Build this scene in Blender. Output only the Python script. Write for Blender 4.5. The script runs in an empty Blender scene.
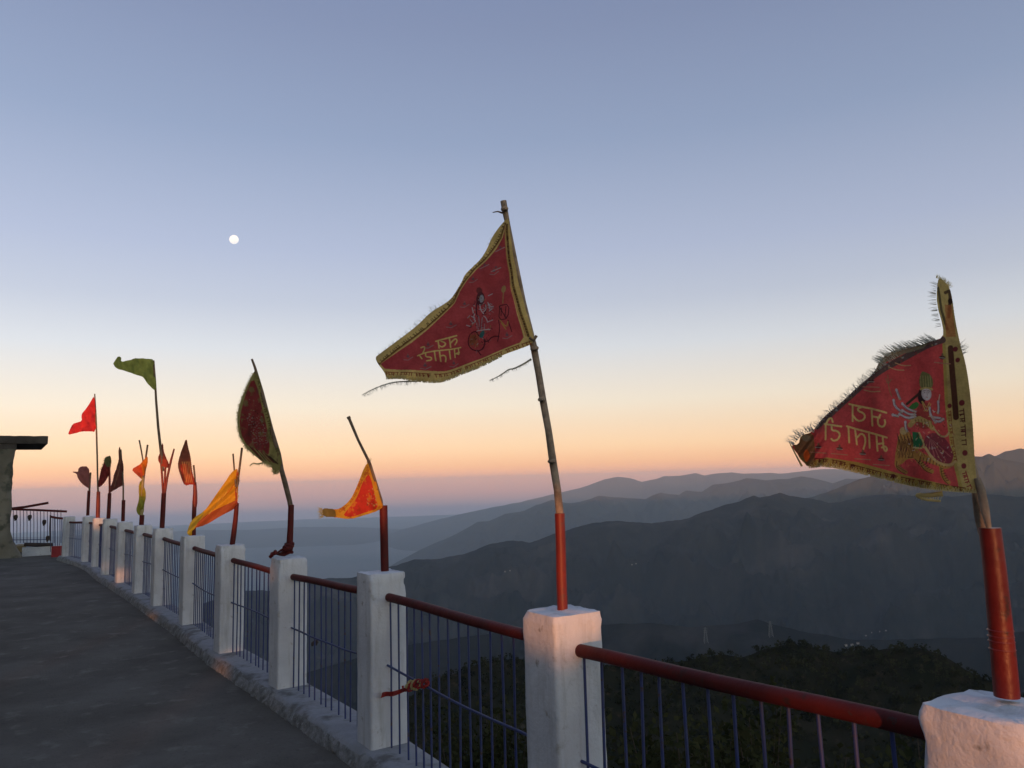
import bpy, math, random
import numpy as np
from mathutils import Vector, Matrix
random.seed(7)
RNG = np.random.default_rng(11)
S = bpy.context.scene
COL = S.collection
R = math.radians

# ------------------------------------------------------------------ camera
W, H, F = 1024, 768, 769.0
PITCH, ROLL = R(7.15), R(-1.6)
EYE = np.array([0.0, 0.0, 1.6])
r0 = np.array([1.0, 0, 0]); u0 = np.array([0, -math.sin(PITCH), math.cos(PITCH)]); f0 = np.array([0, math.cos(PITCH), math.sin(PITCH)])
CR = math.cos(ROLL) * r0 + math.sin(ROLL) * u0
CU = -math.sin(ROLL) * r0 + math.cos(ROLL) * u0
cam = bpy.data.cameras.new('camera'); cam.sensor_width = 36; cam.lens = F / W * 36
cam.clip_start = 0.05; cam.clip_end = 300000
camo = bpy.data.objects.new('camera', cam); COL.objects.link(camo)
M = Matrix(((CR[0], CU[0], -f0[0], EYE[0]), (CR[1], CU[1], -f0[1], EYE[1]), (CR[2], CU[2], -f0[2], EYE[2]), (0, 0, 0, 1)))
camo.matrix_world = M
S.camera = camo

def ray(x, y):
    """view direction of photo pixel (arrays allowed), not normalised"""
    x = np.asarray(x, float); y = np.asarray(y, float)
    u = (x - W / 2) / F; v = -(y - H / 2) / F
    return f0 + u[..., None] * CR + v[..., None] * CU
def at_z(x, y, z):
    d = ray(x, y); return EYE + d * ((z - EYE[2]) / d[..., 2:3])
def at_dist(x, y, D):          # horizontal distance D
    d = ray(x, y); return EYE + d * (D / np.hypot(d[..., 0], d[..., 1])[..., None])
def at_plane(x, y, p, n):
    d = ray(x, y); t = ((np.asarray(p) - EYE) @ n) / (d @ n); return EYE + d * np.asarray(t)[..., None]

# ------------------------------------------------------------------ world
def lin(*c):
    c = np.array(c, float) / 255
    o = np.where(c <= .04045, c / 12.92, ((c + .055) / 1.055) ** 2.4)
    return tuple(o) + (1.0,)
SUN_AZ, SUN_EL = R(176.5), R(1.6)      # compass-like from +Y clockwise
SD = np.array([math.sin(SUN_AZ) * math.cos(SUN_EL), math.cos(SUN_AZ) * math.cos(SUN_EL), math.sin(SUN_EL)])
world = bpy.data.worlds.new('World'); S.world = world; world.use_nodes = True
nt = world.node_tree; nt.nodes.clear()
N = nt.nodes.new; L = nt.links.new
tc = N('ShaderNodeTexCoord'); sep = N('ShaderNodeSeparateXYZ'); L(tc.outputs['Generated'], sep.inputs[0])
asn = N('ShaderNodeMath'); asn.operation = 'ARCSINE'; L(sep.outputs['Z'], asn.inputs[0])
mr = N('ShaderNodeMapRange'); mr.inputs['From Min'].default_value = R(-6); mr.inputs['From Max'].default_value = R(90)
L(asn.outputs[0], mr.inputs['Value'])
ramp = N('ShaderNodeValToRGB'); L(mr.outputs[0], ramp.inputs[0])
stops = [(-6, (104, 112, 134)), (-1.7, (150, 132, 146)), (-.7, (250, 170, 145)), (.2, (284, 196, 152)), (1.2, (276, 210, 156)), (2.4, (272, 228, 180)), (4.0, (260, 232, 198)), (5.6, (252, 238, 216)), (9.7, (222, 226, 231)), (13, (197, 205, 221)), (16.8, (180, 191, 216)),
         (24.6, (150, 166, 196)), (32, (134, 148, 180)), (45, (110, 126, 166)), (90, (78, 98, 150))]
cr = ramp.color_ramp; cr.interpolation = 'LINEAR'
while len(cr.elements) < len(stops): cr.elements.new(.5)
for e, (el, c) in zip(cr.elements, stops):
    e.position = (el + 6) / 96; e.color = lin(*c)
sky = N('ShaderNodeTexSky'); sky.sky_type = 'NISHITA'; sky.sun_disc = False
sky.sun_elevation = SUN_EL; sky.sun_rotation = SUN_AZ; sky.altitude = 1500; sky.dust_density = 2.0
skm = N('ShaderNodeVectorMath'); skm.operation = 'SCALE'; skm.inputs['Scale'].default_value = 0.8; L(sky.outputs[0], skm.inputs[0])
dot = N('ShaderNodeVectorMath'); dot.operation = 'DOT_PRODUCT'; L(tc.outputs['Generated'], dot.inputs[0]); dot.inputs[1].default_value = tuple(SD)
fx = N('ShaderNodeMapRange'); L(sep.outputs['X'], fx.inputs['Value']); fx.inputs['From Min'].default_value = -.6; fx.inputs['From Max'].default_value = .6; fx.inputs['To Min'].default_value = 1.08; fx.inputs['To Max'].default_value = .88
rs = N('ShaderNodeVectorMath'); rs.operation = 'SCALE'; L(ramp.outputs[0], rs.inputs[0]); L(fx.outputs[0], rs.inputs['Scale'])
mr2 = N('ShaderNodeMapRange'); mr2.interpolation_type = 'SMOOTHSTEP'; mr2.inputs['From Min'].default_value = -.15; mr2.inputs['From Max'].default_value = .8
L(dot.outputs['Value'], mr2.inputs['Value'])
mix = N('ShaderNodeMix'); mix.data_type = 'RGBA'; L(mr2.outputs[0], mix.inputs['Factor']); L(rs.outputs[0], mix.inputs['A']); L(skm.outputs[0], mix.inputs['B'])
bg = N('ShaderNodeBackground'); bg.inputs['Strength'].default_value = 1.0; L(mix.outputs['Result'], bg.inputs['Color'])
wo = N('ShaderNodeOutputWorld'); L(bg.outputs[0], wo.inputs['Surface'])

sun = bpy.data.lights.new('sun', 'SUN'); sun.energy = 4.8; sun.angle = R(.5); sun.color = (1.0, .37, .13)
suno = bpy.data.objects.new('sun', sun); COL.objects.link(suno)
suno.rotation_euler = Vector(SD).to_track_quat('Z', 'Y').to_euler(); suno.location = (0, -5, 8)
S.view_settings.view_transform = 'Standard'; S.view_settings.look = 'None'; S.view_settings.exposure = 0; S.view_settings.gamma = 1
S.cycles.use_denoising = True; S.cycles.volume_bounces = 2; S.cycles.max_bounces = 6; S.cycles.diffuse_bounces = 3
S.cycles.transparent_max_bounces = 16

# ------------------------------------------------------------------ helpers
def noise2(x, y, seed=0):
    xi = np.floor(x).astype(np.int64); yi = np.floor(y).astype(np.int64); xf = x - xi; yf = y - yi
    def g(a, b):
        h = (a * 374761393 + b * 668265263 + seed * 974634777) & 0xffffffff
        h = ((h ^ (h >> 13)) * 1274126177) & 0xffffffff; h = h ^ (h >> 16)
        t = h / 4294967295.0 * 2 * np.pi; return np.cos(t), np.sin(t)
    u = xf ** 3 * (xf * (xf * 6 - 15) + 10); v = yf ** 3 * (yf * (yf * 6 - 15) + 10)
    def d(a, b, fx, fy): gx, gy = g(a, b); return gx * fx + gy * fy
    n0 = d(xi, yi, xf, yf) * (1 - u) + d(xi + 1, yi, xf - 1, yf) * u
    n1 = d(xi, yi + 1, xf, yf - 1) * (1 - u) + d(xi + 1, yi + 1, xf - 1, yf - 1) * u
    return (n0 * (1 - v) + n1 * v) * 1.4
def fbm(x, y, o=5, seed=0, ridged=False):
    s = 0; a = 1; t = 0
    for i in range(o):
        n = noise2(x * 2 ** i + 23.0 * i, y * 2 ** i - 9.1 * i, seed + i)
        if ridged: n = 1 - 2 * np.abs(n)
        s = s + a * n; t += a; a *= .52
    return s / t

class MB:
    def __init__(s): s.v = []; s.f = []; s.m = []; s.sm = []
    def add(s, vs, fs, m=0, smooth=False):
        b = len(s.v); s.v += [tuple(map(float, p)) for p in vs]
        s.f += [tuple(b + i for i in f) for f in fs]; s.m += [m] * len(fs); s.sm += [smooth] * len(fs)
    def obox(s, c, ax, ay, az, m=0):
        c = np.asarray(c, float); vs = [c + i * np.asarray(ax) + j * np.asarray(ay) + k * np.asarray(az) for i in (-1, 1) for j in (-1, 1) for k in (-1, 1)]
        s.add(vs, [(0, 1, 3, 2), (4, 6, 7, 5), (0, 4, 5, 1), (2, 3, 7, 6), (0, 2, 6, 4), (1, 5, 7, 3)], m)
    def tube(s, pts, rad, n=10, m=0, cap=True):
        pts = [np.asarray(p, float) for p in pts]
        if not hasattr(rad, '__len__'): rad = [rad] * len(pts)
        rings = []; prev = None
        for i, p in enumerate(pts):
            t = pts[min(i + 1, len(pts) - 1)] - pts[max(i - 1, 0)]; t = t / (np.linalg.norm(t) + 1e-12)
            a = prev - t * (prev @ t) if prev is not None else np.cross(t, (0, 0, 1) if abs(t[2]) < .9 else (1, 0, 0))
            a = a / np.linalg.norm(a); prev = a; b = np.cross(t, a)
            rings.append([p + rad[i] * (math.cos(2 * math.pi * k / n) * a + math.sin(2 * math.pi * k / n) * b) for k in range(n)])
        vs = [q for r in rings for q in r]; fs = []
        for i in range(len(pts) - 1):
            for k in range(n):
                fs.append((i * n + k, i * n + (k + 1) % n, (i + 1) * n + (k + 1) % n, (i + 1) * n + k))
        s.add(vs, fs, m, True)
        if cap:
            s.add(rings[0], [tuple(range(n))[::-1]], m); s.add(rings[-1], [tuple(range(n))], m)
    def build(s, name, mats, parent=None):
        me = bpy.data.meshes.new(name); me.from_pydata(s.v, [], s.f)
        for q in (mats if isinstance(mats, (list, tuple)) else [mats]): me.materials.append(q)
        me.polygons.foreach_set('material_index', s.m); me.polygons.foreach_set('use_smooth', s.sm)
        me.update(); o = bpy.data.objects.new(name, me); COL.objects.link(o)
        if parent is not None:
            o.parent = parent; o.matrix_parent_inverse = Matrix.Translation(-parent.location)
        return o
def tag(o, label=None, cat=None, group=None, kind=None):
    if label: o['label'] = label
    if cat: o['category'] = cat
    if group: o['group'] = group
    if kind: o['kind'] = kind
    return o
def thing(name, loc, label, cat, group=None):
    o = bpy.data.objects.new(name, None); o.empty_display_size = .2; COL.objects.link(o); o.location = tuple(map(float, loc))
    return tag(o, label, cat, group)
def grid_mesh(name, P, mat, smooth=True, col=None, closed=False):
    """P: (a,b,3) vertex grid"""
    a, b = P.shape[:2]
    idx = np.arange(a * b).reshape(a, b)
    q = np.stack([idx[:-1, :-1], idx[1:, :-1], idx[1:, 1:], idx[:-1, 1:]], -1).reshape(-1, 4)
    return raw_mesh(name, P.reshape(-1, 3), q, mat, smooth)
def raw_mesh(name, V, Q, mat, smooth=False, color=None, parent=None):
    me = bpy.data.meshes.new(name); k = Q.shape[1]
    me.vertices.add(len(V)); me.vertices.foreach_set('co', V.astype(np.float32).ravel())
    me.loops.add(Q.size); me.loops.foreach_set('vertex_index', Q.astype(np.int32).ravel())
    me.polygons.add(len(Q)); me.polygons.foreach_set('loop_start', np.arange(0, Q.size, k, dtype=np.int32))
    me.polygons.foreach_set('use_smooth', np.full(len(Q), smooth))
    me.materials.append(mat); me.update(calc_edges=True)
    if color is not None:
        at = me.color_attributes.new('Col', 'FLOAT_COLOR', 'POINT')
        c = np.concatenate([color, np.ones((len(color), 1))], 1).astype(np.float32); at.data.foreach_set('color', c.ravel())
    o = bpy.data.objects.new(name, me); COL.objects.link(o)
    if parent is not None:
        o.parent = parent; o.matrix_parent_inverse = Matrix.Translation(-parent.location)
    return o

# ------------------------------------------------------------------ materials
def mat(name, c1, c2=None, scale=5, rough=.8, bump=0, bscale=None, c3=None, s3=30, t3=(.6, .7), detail=6, metal=0, transl=0, spec=.3, lo=.35, hi=.65):
    m = bpy.data.materials.new(name); m.use_nodes = True; t = m.node_tree; b = t.nodes['Principled BSDF']
    b.inputs['Roughness'].default_value = rough; b.inputs['Metallic'].default_value = metal; b.inputs['Specular IOR Level'].default_value = spec
    tc = t.nodes.new('ShaderNodeTexCoord')
    def nz(sc, det=6):
        n = t.nodes.new('ShaderNodeTexNoise'); n.inputs['Scale'].default_value = sc; n.inputs['Detail'].default_value = det; n.inputs['Roughness'].default_value = .6
        t.links.new(tc.outputs['Object'], n.inputs['Vector']); return n
    def mx(f, a, b_):
        k = t.nodes.new('ShaderNodeMix'); k.data_type = 'RGBA'; t.links.new(f, k.inputs['Factor'])
        for s_, v in (('A', a), ('B', b_)):
            if isinstance(v, tuple): k.inputs[s_].default_value = v + (1,)
            else: t.links.new(v, k.inputs[s_])
        return k.outputs['Result']
    def rng(o, lo, hi):
        k = t.nodes.new('ShaderNodeMapRange'); k.inputs['From Min'].default_value = lo; k.inputs['From Max'].default_value = hi; t.links.new(o, k.inputs['Value']); return k.outputs[0]
    col = None
    if c2 is not None:
        col = mx(rng(nz(scale, detail).outputs['Fac'], lo, hi), c1, c2)
        if c3 is not None: col = mx(rng(nz(s3, 8).outputs['Fac'], *t3), col, c3)
        t.links.new(col, b.inputs['Base Color'])
    else: b.inputs['Base Color'].default_value = c1 + (1,)
    if bump:
        n = nz(bscale or scale * 4, 8); k = t.nodes.new('ShaderNodeBump'); k.inputs['Strength'].default_value = min(1, bump); k.inputs['Distance'].default_value = .01 if bump <= 1 else .01 * bump
        t.links.new(n.outputs['Fac'], k.inputs['Height']); t.links.new(k.outputs[0], b.inputs['Normal'])
    if transl:
        tr = t.nodes.new('ShaderNodeBsdfTranslucent'); ms = t.nodes.new('ShaderNodeMixShader'); ms.inputs[0].default_value = transl
        if col is not None: t.links.new(col, tr.inputs[0])
        else: tr.inputs[0].default_value = c1 + (1,)
        t.links.new(b.outputs[0], ms.inputs[1]); t.links.new(tr.outputs[0], ms.inputs[2]); t.links.new(ms.outputs[0], t.nodes['Material Output'].inputs[0])
    return m
def streaks(m, col, scale, lo, hi, zs=.12):
    t = m.node_tree; b = t.nodes['Principled BSDF']; src = b.inputs['Base Color'].links[0].from_socket
    tc = t.nodes.new('ShaderNodeTexCoord'); mp = t.nodes.new('ShaderNodeMapping'); mp.inputs['Scale'].default_value = (1, 1, zs); t.links.new(tc.outputs['Object'], mp.inputs[0])
    oi = t.nodes.new('ShaderNodeObjectInfo'); ad = t.nodes.new('ShaderNodeVectorMath'); ad.operation = 'ADD'; t.links.new(mp.outputs[0], ad.inputs[0]); t.links.new(oi.outputs['Location'], ad.inputs[1])
    n = t.nodes.new('ShaderNodeTexNoise'); n.inputs['Scale'].default_value = scale; n.inputs['Detail'].default_value = 8; n.inputs['Roughness'].default_value = .7; t.links.new(ad.outputs[0], n.inputs['Vector'])
    k = t.nodes.new('ShaderNodeMapRange'); k.inputs['From Min'].default_value = lo; k.inputs['From Max'].default_value = hi; k.inputs['To Max'].default_value = .75; t.links.new(n.outputs['Fac'], k.inputs['Value'])
    x = t.nodes.new('ShaderNodeMix'); x.data_type = 'RGBA'; t.links.new(k.outputs[0], x.inputs['Factor']); t.links.new(src, x.inputs['A']); x.inputs['B'].default_value = col + (1,); t.links.new(x.outputs['Result'], b.inputs['Base Color'])
def cloth_mat(name, transl=.35):
    m = bpy.data.materials.new(name); m.use_nodes = True; t = m.node_tree; b = t.nodes['Principled BSDF']
    b.inputs['Roughness'].default_value = .75; b.inputs['Specular IOR Level'].default_value = .2
    a = t.nodes.new('ShaderNodeVertexColor'); a.layer_name = 'Col'
    t.links.new(a.outputs[0], b.inputs['Base Color'])
    tc = t.nodes.new('ShaderNodeTexCoord'); n = t.nodes.new('ShaderNodeTexNoise'); n.inputs['Scale'].default_value = 8; n.inputs['Detail'].default_value = 4
    k = t.nodes.new('ShaderNodeBump'); k.inputs['Strength'].default_value = .8; k.inputs['Distance'].default_value = .045
    t.links.new(tc.outputs['Object'], n.inputs['Vector']); t.links.new(n.outputs['Fac'], k.inputs['Height']); t.links.new(k.outputs[0], b.inputs['Normal'])
    tr = t.nodes.new('ShaderNodeBsdfTranslucent'); ms = t.nodes.new('ShaderNodeMixShader'); ms.inputs[0].default_value = transl
    t.links.new(a.outputs[0], tr.inputs[0]); t.links.new(b.outputs[0], ms.inputs[1]); t.links.new(tr.outputs[0], ms.inputs[2]); t.links.new(ms.outputs[0], t.nodes['Material Output'].inputs[0])
    return m
m_white = mat('whitewash', (.52, .53, .56), (.66, .67, .69), 3, .9, .6, 40, (.30, .29, .28), 22, (.60, .70))
m_post = mat('post_whitewash', (.50, .51, .55), (.66, .67, .70), 2.2, .9, .5, 45, (.30, .28, .26), 13, (.64, .72))
m_kerb = mat('kerb_whitewash', (.24, .24, .25), (.34, .34, .36), 5, .95, .9, 40, (.14, .135, .13), 5, (.50, .66))
m_rough = mat('broken_concrete', (.15, .145, .14), (.30, .30, .30), 14, .95, 2.0, 45, (.33, .33, .34), 22, (.55, .66), spec=.1)
m_floor = mat('terrace_concrete', (.108, .095, .080), (.162, .146, .126), 1.3, .92, 1.2, 70, (.25, .23, .20), 4.5, (.56, .80), lo=.34, hi=.66, spec=.1)
streaks(m_floor, (.04, .036, .032), 26, .55, .80, 1.0); streaks(m_floor, (.20, .185, .165), 60, .66, .74, 1.0)
m_red = mat('red_paint', (.21, .022, .013), (.15, .017, .012), 8, .5, .2, 30, (.12, .04, .03), 18, (.58, .68), spec=.4)
m_redm = mat('dark_red_paint', (.105, .013, .011), (.07, .010, .009), 8, .6, .3, 30, (.05, .018, .015), 18, (.58, .68), spec=.2)
m_redp = mat('worn_red_paint', (.15, .014, .010), (.10, .011, .009), 6, .4, .3, 30, (.05, .02, .016), 20, (.60, .68), spec=.4)
m_blue = mat('blue_paint', (.035, .05, .16), (.05, .06, .13), 12, .5, 0, None, (.07, .04, .03), 25, (.6, .68))
m_stick = mat('weathered_bamboo', (.19, .14, .10), (.34, .26, .19), 25, .85, .6, 60)
m_stickd = mat('dark_stick', (.10, .07, .05), (.18, .13, .09), 25, .85, .5, 60)
m_wall = mat('old_plaster', (.15, .135, .105), (.22, .20, .16), 1.6, .95, 1.2, 12, (.09, .09, .07), 3, (.52, .62))
m_slab = mat('roof_concrete', (.05, .042, .038), (.09, .078, .07), 3, .95, .5)
m_step = mat('yellow_stone', (.38, .29, .15), (.26, .2, .11), 4, .95, 1)
m_dark = mat('dark_timber', (.05, .04, .04), (.08, .06, .05), 6, .9)
m_moon = bpy.data.materials.new('moon_glow'); m_moon.use_nodes = True
_t = m_moon.node_tree; _b = _t.nodes['Principled BSDF']; _b.inputs['Base Color'].default_value = (.1, .1, .1, 1)
_n = _t.nodes.new('ShaderNodeTexNoise'); _n.inputs['Scale'].default_value = .003; _c = _t.nodes.new('ShaderNodeTexCoord'); _t.links.new(_c.outputs['Object'], _n.inputs['Vector'])
_r = _t.nodes.new('ShaderNodeValToRGB'); _r.color_ramp.elements[0].position = .4; _r.color_ramp.elements[0].color = (.84, .86, .88, 1); _r.color_ramp.elements[1].position = .6; _r.color_ramp.elements[1].color = (1, .97, .92, 1)
_t.links.new(_n.outputs['Fac'], _r.inputs[0]); _t.links.new(_r.outputs[0], _b.inputs['Emission Color']); _b.inputs['Emission Strength'].default_value = 1.0
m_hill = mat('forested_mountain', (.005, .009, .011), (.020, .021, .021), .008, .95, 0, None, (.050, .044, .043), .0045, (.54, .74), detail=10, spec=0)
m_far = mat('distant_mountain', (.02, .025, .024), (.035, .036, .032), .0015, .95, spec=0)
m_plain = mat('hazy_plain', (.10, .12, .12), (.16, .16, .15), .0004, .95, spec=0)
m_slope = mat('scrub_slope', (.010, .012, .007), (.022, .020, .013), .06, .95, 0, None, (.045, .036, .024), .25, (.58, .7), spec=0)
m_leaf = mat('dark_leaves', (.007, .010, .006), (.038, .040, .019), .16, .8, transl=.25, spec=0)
m_leaf2 = mat('olive_leaves', (.022, .028, .012), (.060, .060, .028), 2.5, .7, transl=.3, spec=0)
m_bark = mat('bark', (.05, .035, .025), (.09, .07, .05), 8, .95, .6)
m_house = mat('pale_render', (.30, .28, .25), (.24, .23, .21), .2, .9)
m_roof = mat('tin_roof', (.18, .12, .10), (.12, .1, .09), .3, .7)
m_cloth = cloth_mat('printed_cloth', .5)
m_thin = cloth_mat('thin_cloth', .55)
m_fringe = mat('fringe_thread', (.78, .68, .36), (.58, .50, .26), 30, .9, transl=.65)
m_fringeg = mat('grey_thread', (.50, .50, .44), (.75, .72, .60), 30, .9, transl=.65)

streaks(m_post, (.30, .29, .27), 14, .50, .76); streaks(m_redm, (.045, .03, .026), 30, .60, .66, 1.0); streaks(m_red, (.09, .05, .04), 26, .62, .68, 1.0)
streaks(m_post, (.24, .22, .19), 9, .60, .74, 1.0)

# ------------------------------------------------------------------ sky furniture: moon
mp = EYE + ray(234, 239.5) / np.linalg.norm(ray(234, 239.5)) * 90000
bpy.ops.mesh.primitive_uv_sphere_add(segments=32, ring_count=16, radius=90000 * 4.3 / 800, location=tuple(mp))
moon = bpy.context.object; moon.name = 'moon'; moon.data.materials.append(m_moon)
for p in moon.data.polygons: p.use_smooth = True
tag(moon, 'small full white moon high in the blue sky at upper left', 'moon')

# ------------------------------------------------------------------ far terrain
PL = -1100.0
n = 60
ang = np.linspace(0, 2 * math.pi, 97); rad = np.concatenate([[0], np.geomspace(900, 26800, n)])
P = np.stack([rad[:, None] * np.cos(ang), rad[:, None] * np.sin(ang), np.full((n + 1, 97), PL) + 0 * ang], -1)
P[..., 2] += fbm(P[..., 0] / 6000, P[..., 1] / 6000, 3, 3) * 40 * (rad[:, None] < 30000)
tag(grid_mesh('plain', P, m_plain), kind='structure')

def ridge(name, prof, D, front, back, zfoot, na=360, nf=70, nb=14, amp=.10, seed=1, m=None, jag=1.0, az_ext=8, Dl=None, wl=None):
    """real mountain ridge: crest through the bearings/elevations of prof at distance D, sloping to feet on both sides"""
    prof = sorted(prof); xs = np.array([p[0] for p in prof], float); ys = np.array([p[1] for p in prof], float)
    d = ray(xs, ys); az = np.arctan2(d[:, 0], d[:, 1]); te = d[:, 2] / np.hypot(d[:, 0], d[:, 1])
    A = np.linspace(az[0], az[-1], na)
    T = np.interp(A, az, te)
    Dc = D * (1 + .05 * fbm(A * 7, A * 0 + seed, 3, seed))
    if Dl is not None: Dc = Dc * (1 + (Dl / D - 1) * (1 - (A - A[0]) / (A[-1] - A[0])))
    crest = EYE[2] + T * Dc + jag * D * .0012 * fbm(A * D / (D * .02), A * 0 + 5, 4, seed + 9)
    wl = wl or D * .085
    t = np.concatenate([-(np.linspace(1, 0, nf) ** 1.25), np.linspace(0, 1, nb)[1:]])
    AA, TT = np.meshgrid(A, t, indexing='ij')
    Dist = Dc[:, None] + np.where(TT < 0, TT * front, TT * back)
    X = np.sin(AA) * Dist; Y = np.cos(AA) * Dist
    k = np.abs(TT)
    Z = crest[:, None] + (zfoot - crest[:, None]) * (k ** 1.08)
    env = np.clip(k * 5, 0, 1) * np.clip((1 - k) * 6, 0, 1)
    h = (crest[:, None] - zfoot)
    Z = Z + env * h * amp * (fbm(X / wl, Y / wl, 6, seed, True) - .25) * 1.6 - env * h * .02
    # keep the slope below the crest sight line so that the skyline stays where it is
    lim = EYE[2] + (crest[:, None] - EYE[2]) / Dc[:, None] * Dist - h * .006 * np.clip(k * 20, 0, 1)
    Z = np.where(k > 0, np.minimum(Z, lim), Z)
    return tag(grid_mesh(name, np.stack([X, Y, Z], -1), m or m_hill), kind='structure')

R1 = [(-60, 640), (60, 625), (150, 612), (205, 603), (245, 590), (270, 591), (310, 579), (350, 578), (372, 573), (392, 566), (399, 564), (414, 560), (427, 559), (439, 559), (458, 555), (474, 551), (489, 544), (508, 541), (521, 541), (530, 543),
      (542, 538), (555, 534), (574, 528), (592, 523), (608, 521), (630, 522), (652, 523), (671, 521), (689, 518), (704, 512), (726, 504.5), (741, 501), (754, 495.5), (760, 497.5), (769, 496), (780, 492),
      (790, 496), (807, 498), (822, 501), (829, 503), (840, 502), (861, 497), (890, 494), (912, 495.6), (933, 494), (951, 496.5), (973, 494.7), (994, 494.7), (1024, 496.5), (1100, 490), (1300, 500)]
R1b = [(560, 545), (600, 534), (642, 521), (661, 516), (680, 511.6), (700, 508), (726, 502), (760, 499), (830, 497), (900, 498)]
R2 = [(330, 600), (380, 572), (410, 555), (430, 545), (450, 537), (464, 530), (477, 522), (489, 521), (505, 514), (524, 511), (536, 505), (552, 500), (567, 503), (580, 502), (599, 496), (627, 498), (645, 499), (653, 495), (661, 493), (679, 495), (686, 490.6), (702, 491.6),
      (713, 485), (734, 482), (747, 478), (768, 480), (790, 478.7), (801, 476), (825, 481), (833, 483), (846, 478.7), (860, 478.7), (900, 483), (1024, 486), (1200, 480)]
R2b = [(800, 500), (825, 493), (845, 485), (860, 479), (880, 474), (900, 471), (940, 463), (960, 459), (975, 456), (982, 457), (989, 454), (996, 457), (1007, 460), (1024, 463), (1100, 470), (1250, 465)]
R3 = [(330, 555), (400, 530), (440, 519), (470, 512), (520, 502), (567, 491), (580, 488), (605, 479.4), (617, 476.6), (630, 478), (642, 482), (657, 478.7), (663.6, 476), (678.7, 476), (696, 473), (704.5, 475.5), (715, 473.7), (732, 472), (743, 474), (769, 472.7), (779.6, 473.7), (799, 472), (812, 470), (825, 469), (870, 470), (920, 471)]
R4 = [(900, 472), (940, 466), (975, 461), (998, 455), (1005, 451.6), (1012, 450.5), (1020, 448.3), (1024, 449), (1060, 446), (1100, 450), (1200, 452)]
R5 = [(-200, 541), (-80, 538), (40, 537), (150, 533), (200, 530), (250, 530), (300, 527), (350, 527), (400, 529), (464, 533), (520, 540)]
R6 = [(200, 512), (250, 508), (285, 503), (306, 500), (330, 501), (380, 505), (430, 503), (480, 508)]
ridge('hills', R1, 3600, 2500, 1800, -1150, 900, 200, 20, .15, 21, jag=1.6, wl=380)
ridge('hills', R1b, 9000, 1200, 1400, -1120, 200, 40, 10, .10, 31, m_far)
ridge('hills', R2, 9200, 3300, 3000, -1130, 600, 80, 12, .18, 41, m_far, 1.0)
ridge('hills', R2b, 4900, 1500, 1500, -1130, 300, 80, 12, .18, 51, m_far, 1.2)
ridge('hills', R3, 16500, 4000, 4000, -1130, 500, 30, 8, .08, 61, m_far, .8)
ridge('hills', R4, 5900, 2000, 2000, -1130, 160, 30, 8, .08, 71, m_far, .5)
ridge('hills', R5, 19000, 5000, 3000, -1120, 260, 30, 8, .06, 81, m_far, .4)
N1 = [(-100, 760), (250, 690), (400, 646), (520, 630), (602, 624.5), (651, 623), (689, 627), (709, 625.5), (737, 623.9), (757, 619), (772, 624), (800, 631), (854, 640), (922, 639), (986, 637.5), (1024, 631), (1100, 625), (1300, 610)]
ridge('hills', N1, 1500, 700, 700, -640, 400, 60, 14, .10, 101, m_hill, 1.2)
N0 = [(-300, 900), (250, 780), (380, 718), (420, 690), (434, 680), (457, 673), (485, 661), (520, 659), (600, 666), (686, 661), (722, 654), (742, 658), (762, 650), (783, 645), (803, 644.5), (823, 650), (841, 653), (860, 652), (893, 648.6), (915, 647), (937, 653), (957, 664), (971, 673), (996, 683), (1024, 697), (1150, 740), (1400, 760)]
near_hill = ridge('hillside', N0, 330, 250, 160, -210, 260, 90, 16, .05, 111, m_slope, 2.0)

# slope right below the terrace
A = np.linspace(R(-75), R(75), 160); D_ = np.concatenate([np.geomspace(2.5, 110, 70)])
AA, DD = np.meshgrid(A, D_, indexing='ij'); X = np.sin(AA) * DD; Y = np.cos(AA) * DD

# unseen ridge added behind the camera, its crest keeps the sun off the valley
sh = np.array([math.sin(SUN_AZ), math.cos(SUN_AZ), 0]); sw = np.array([sh[1], -sh[0], 0])
u_ = np.linspace(-16000, 16000, 320); v_ = np.concatenate([np.linspace(90, 700, 30), np.linspace(760, 2600, 12)])
UU, VV = np.meshgrid(u_, v_, indexing='ij')
crest = 650 * math.tan(SUN_EL) - .4 - 1.2 * np.abs(fbm(UU / 300, UU * 0, 3, 4))
Z = np.where(VV < 650, -60 + (crest + 60) * np.sin(np.clip((VV - 90) / 560, 0, 1) * math.pi / 2), crest - (VV - 650) * .4)
P = sh[None, None] * VV[..., None] + sw[None, None] * UU[..., None]; P[..., 2] = Z
tag(grid_mesh('hills', P, m_slope), kind='structure')

# ------------------------------------------------------------------ fence layout (corner = edge between walkway face and near face)
KT = .10
front_px = [('P3', (370.7, 575.5), (371.6, 751)), ('P4', (278.6, 560), (277.5, 690)), ('P5', (220.3, 546.5), (219, 654)), ('P6', (182, 537), (182, 625.5)),
            ('P7', (153, 529.3), (153, 606.4)), ('P8', (134, 526), (134, 593.8)), ('P9', (116.5, 522.8), (116.5, 583.2)), ('P10', (102, 519.5), (102, 575)),
            ('P11', (92, 518.5), (92, 567)), ('P12', (82.5, 517), (82.5, 562)), ('P13', (63.2, 517), (63.2, 556.6))]
corners = []; tops = []
PH = .985
for nme, (tx, ty) in (('P1', (1029, 731)), ('P2', (554.2, 618))):
    corners.append(at_z(tx, ty, KT + PH)); tops.append(KT + PH)
for nme, t, b in front_px:
    c = at_z(b[0], b[1], KT); tt = at_dist(t[0], t[1], np.hypot(c[0], c[1])); corners.append(c); tops.append(tt[2])
corners = np.array(corners); corners[:, 2] = 0; tops = np.array(tops)
NP = len(corners)
tan = np.zeros((NP, 3))
for i in range(NP):
    a = corners[max(i - 1, 0)]; b = corners[min(i + 1, NP - 1)]; tan[i] = (b - a) / np.linalg.norm(b - a)
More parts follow.
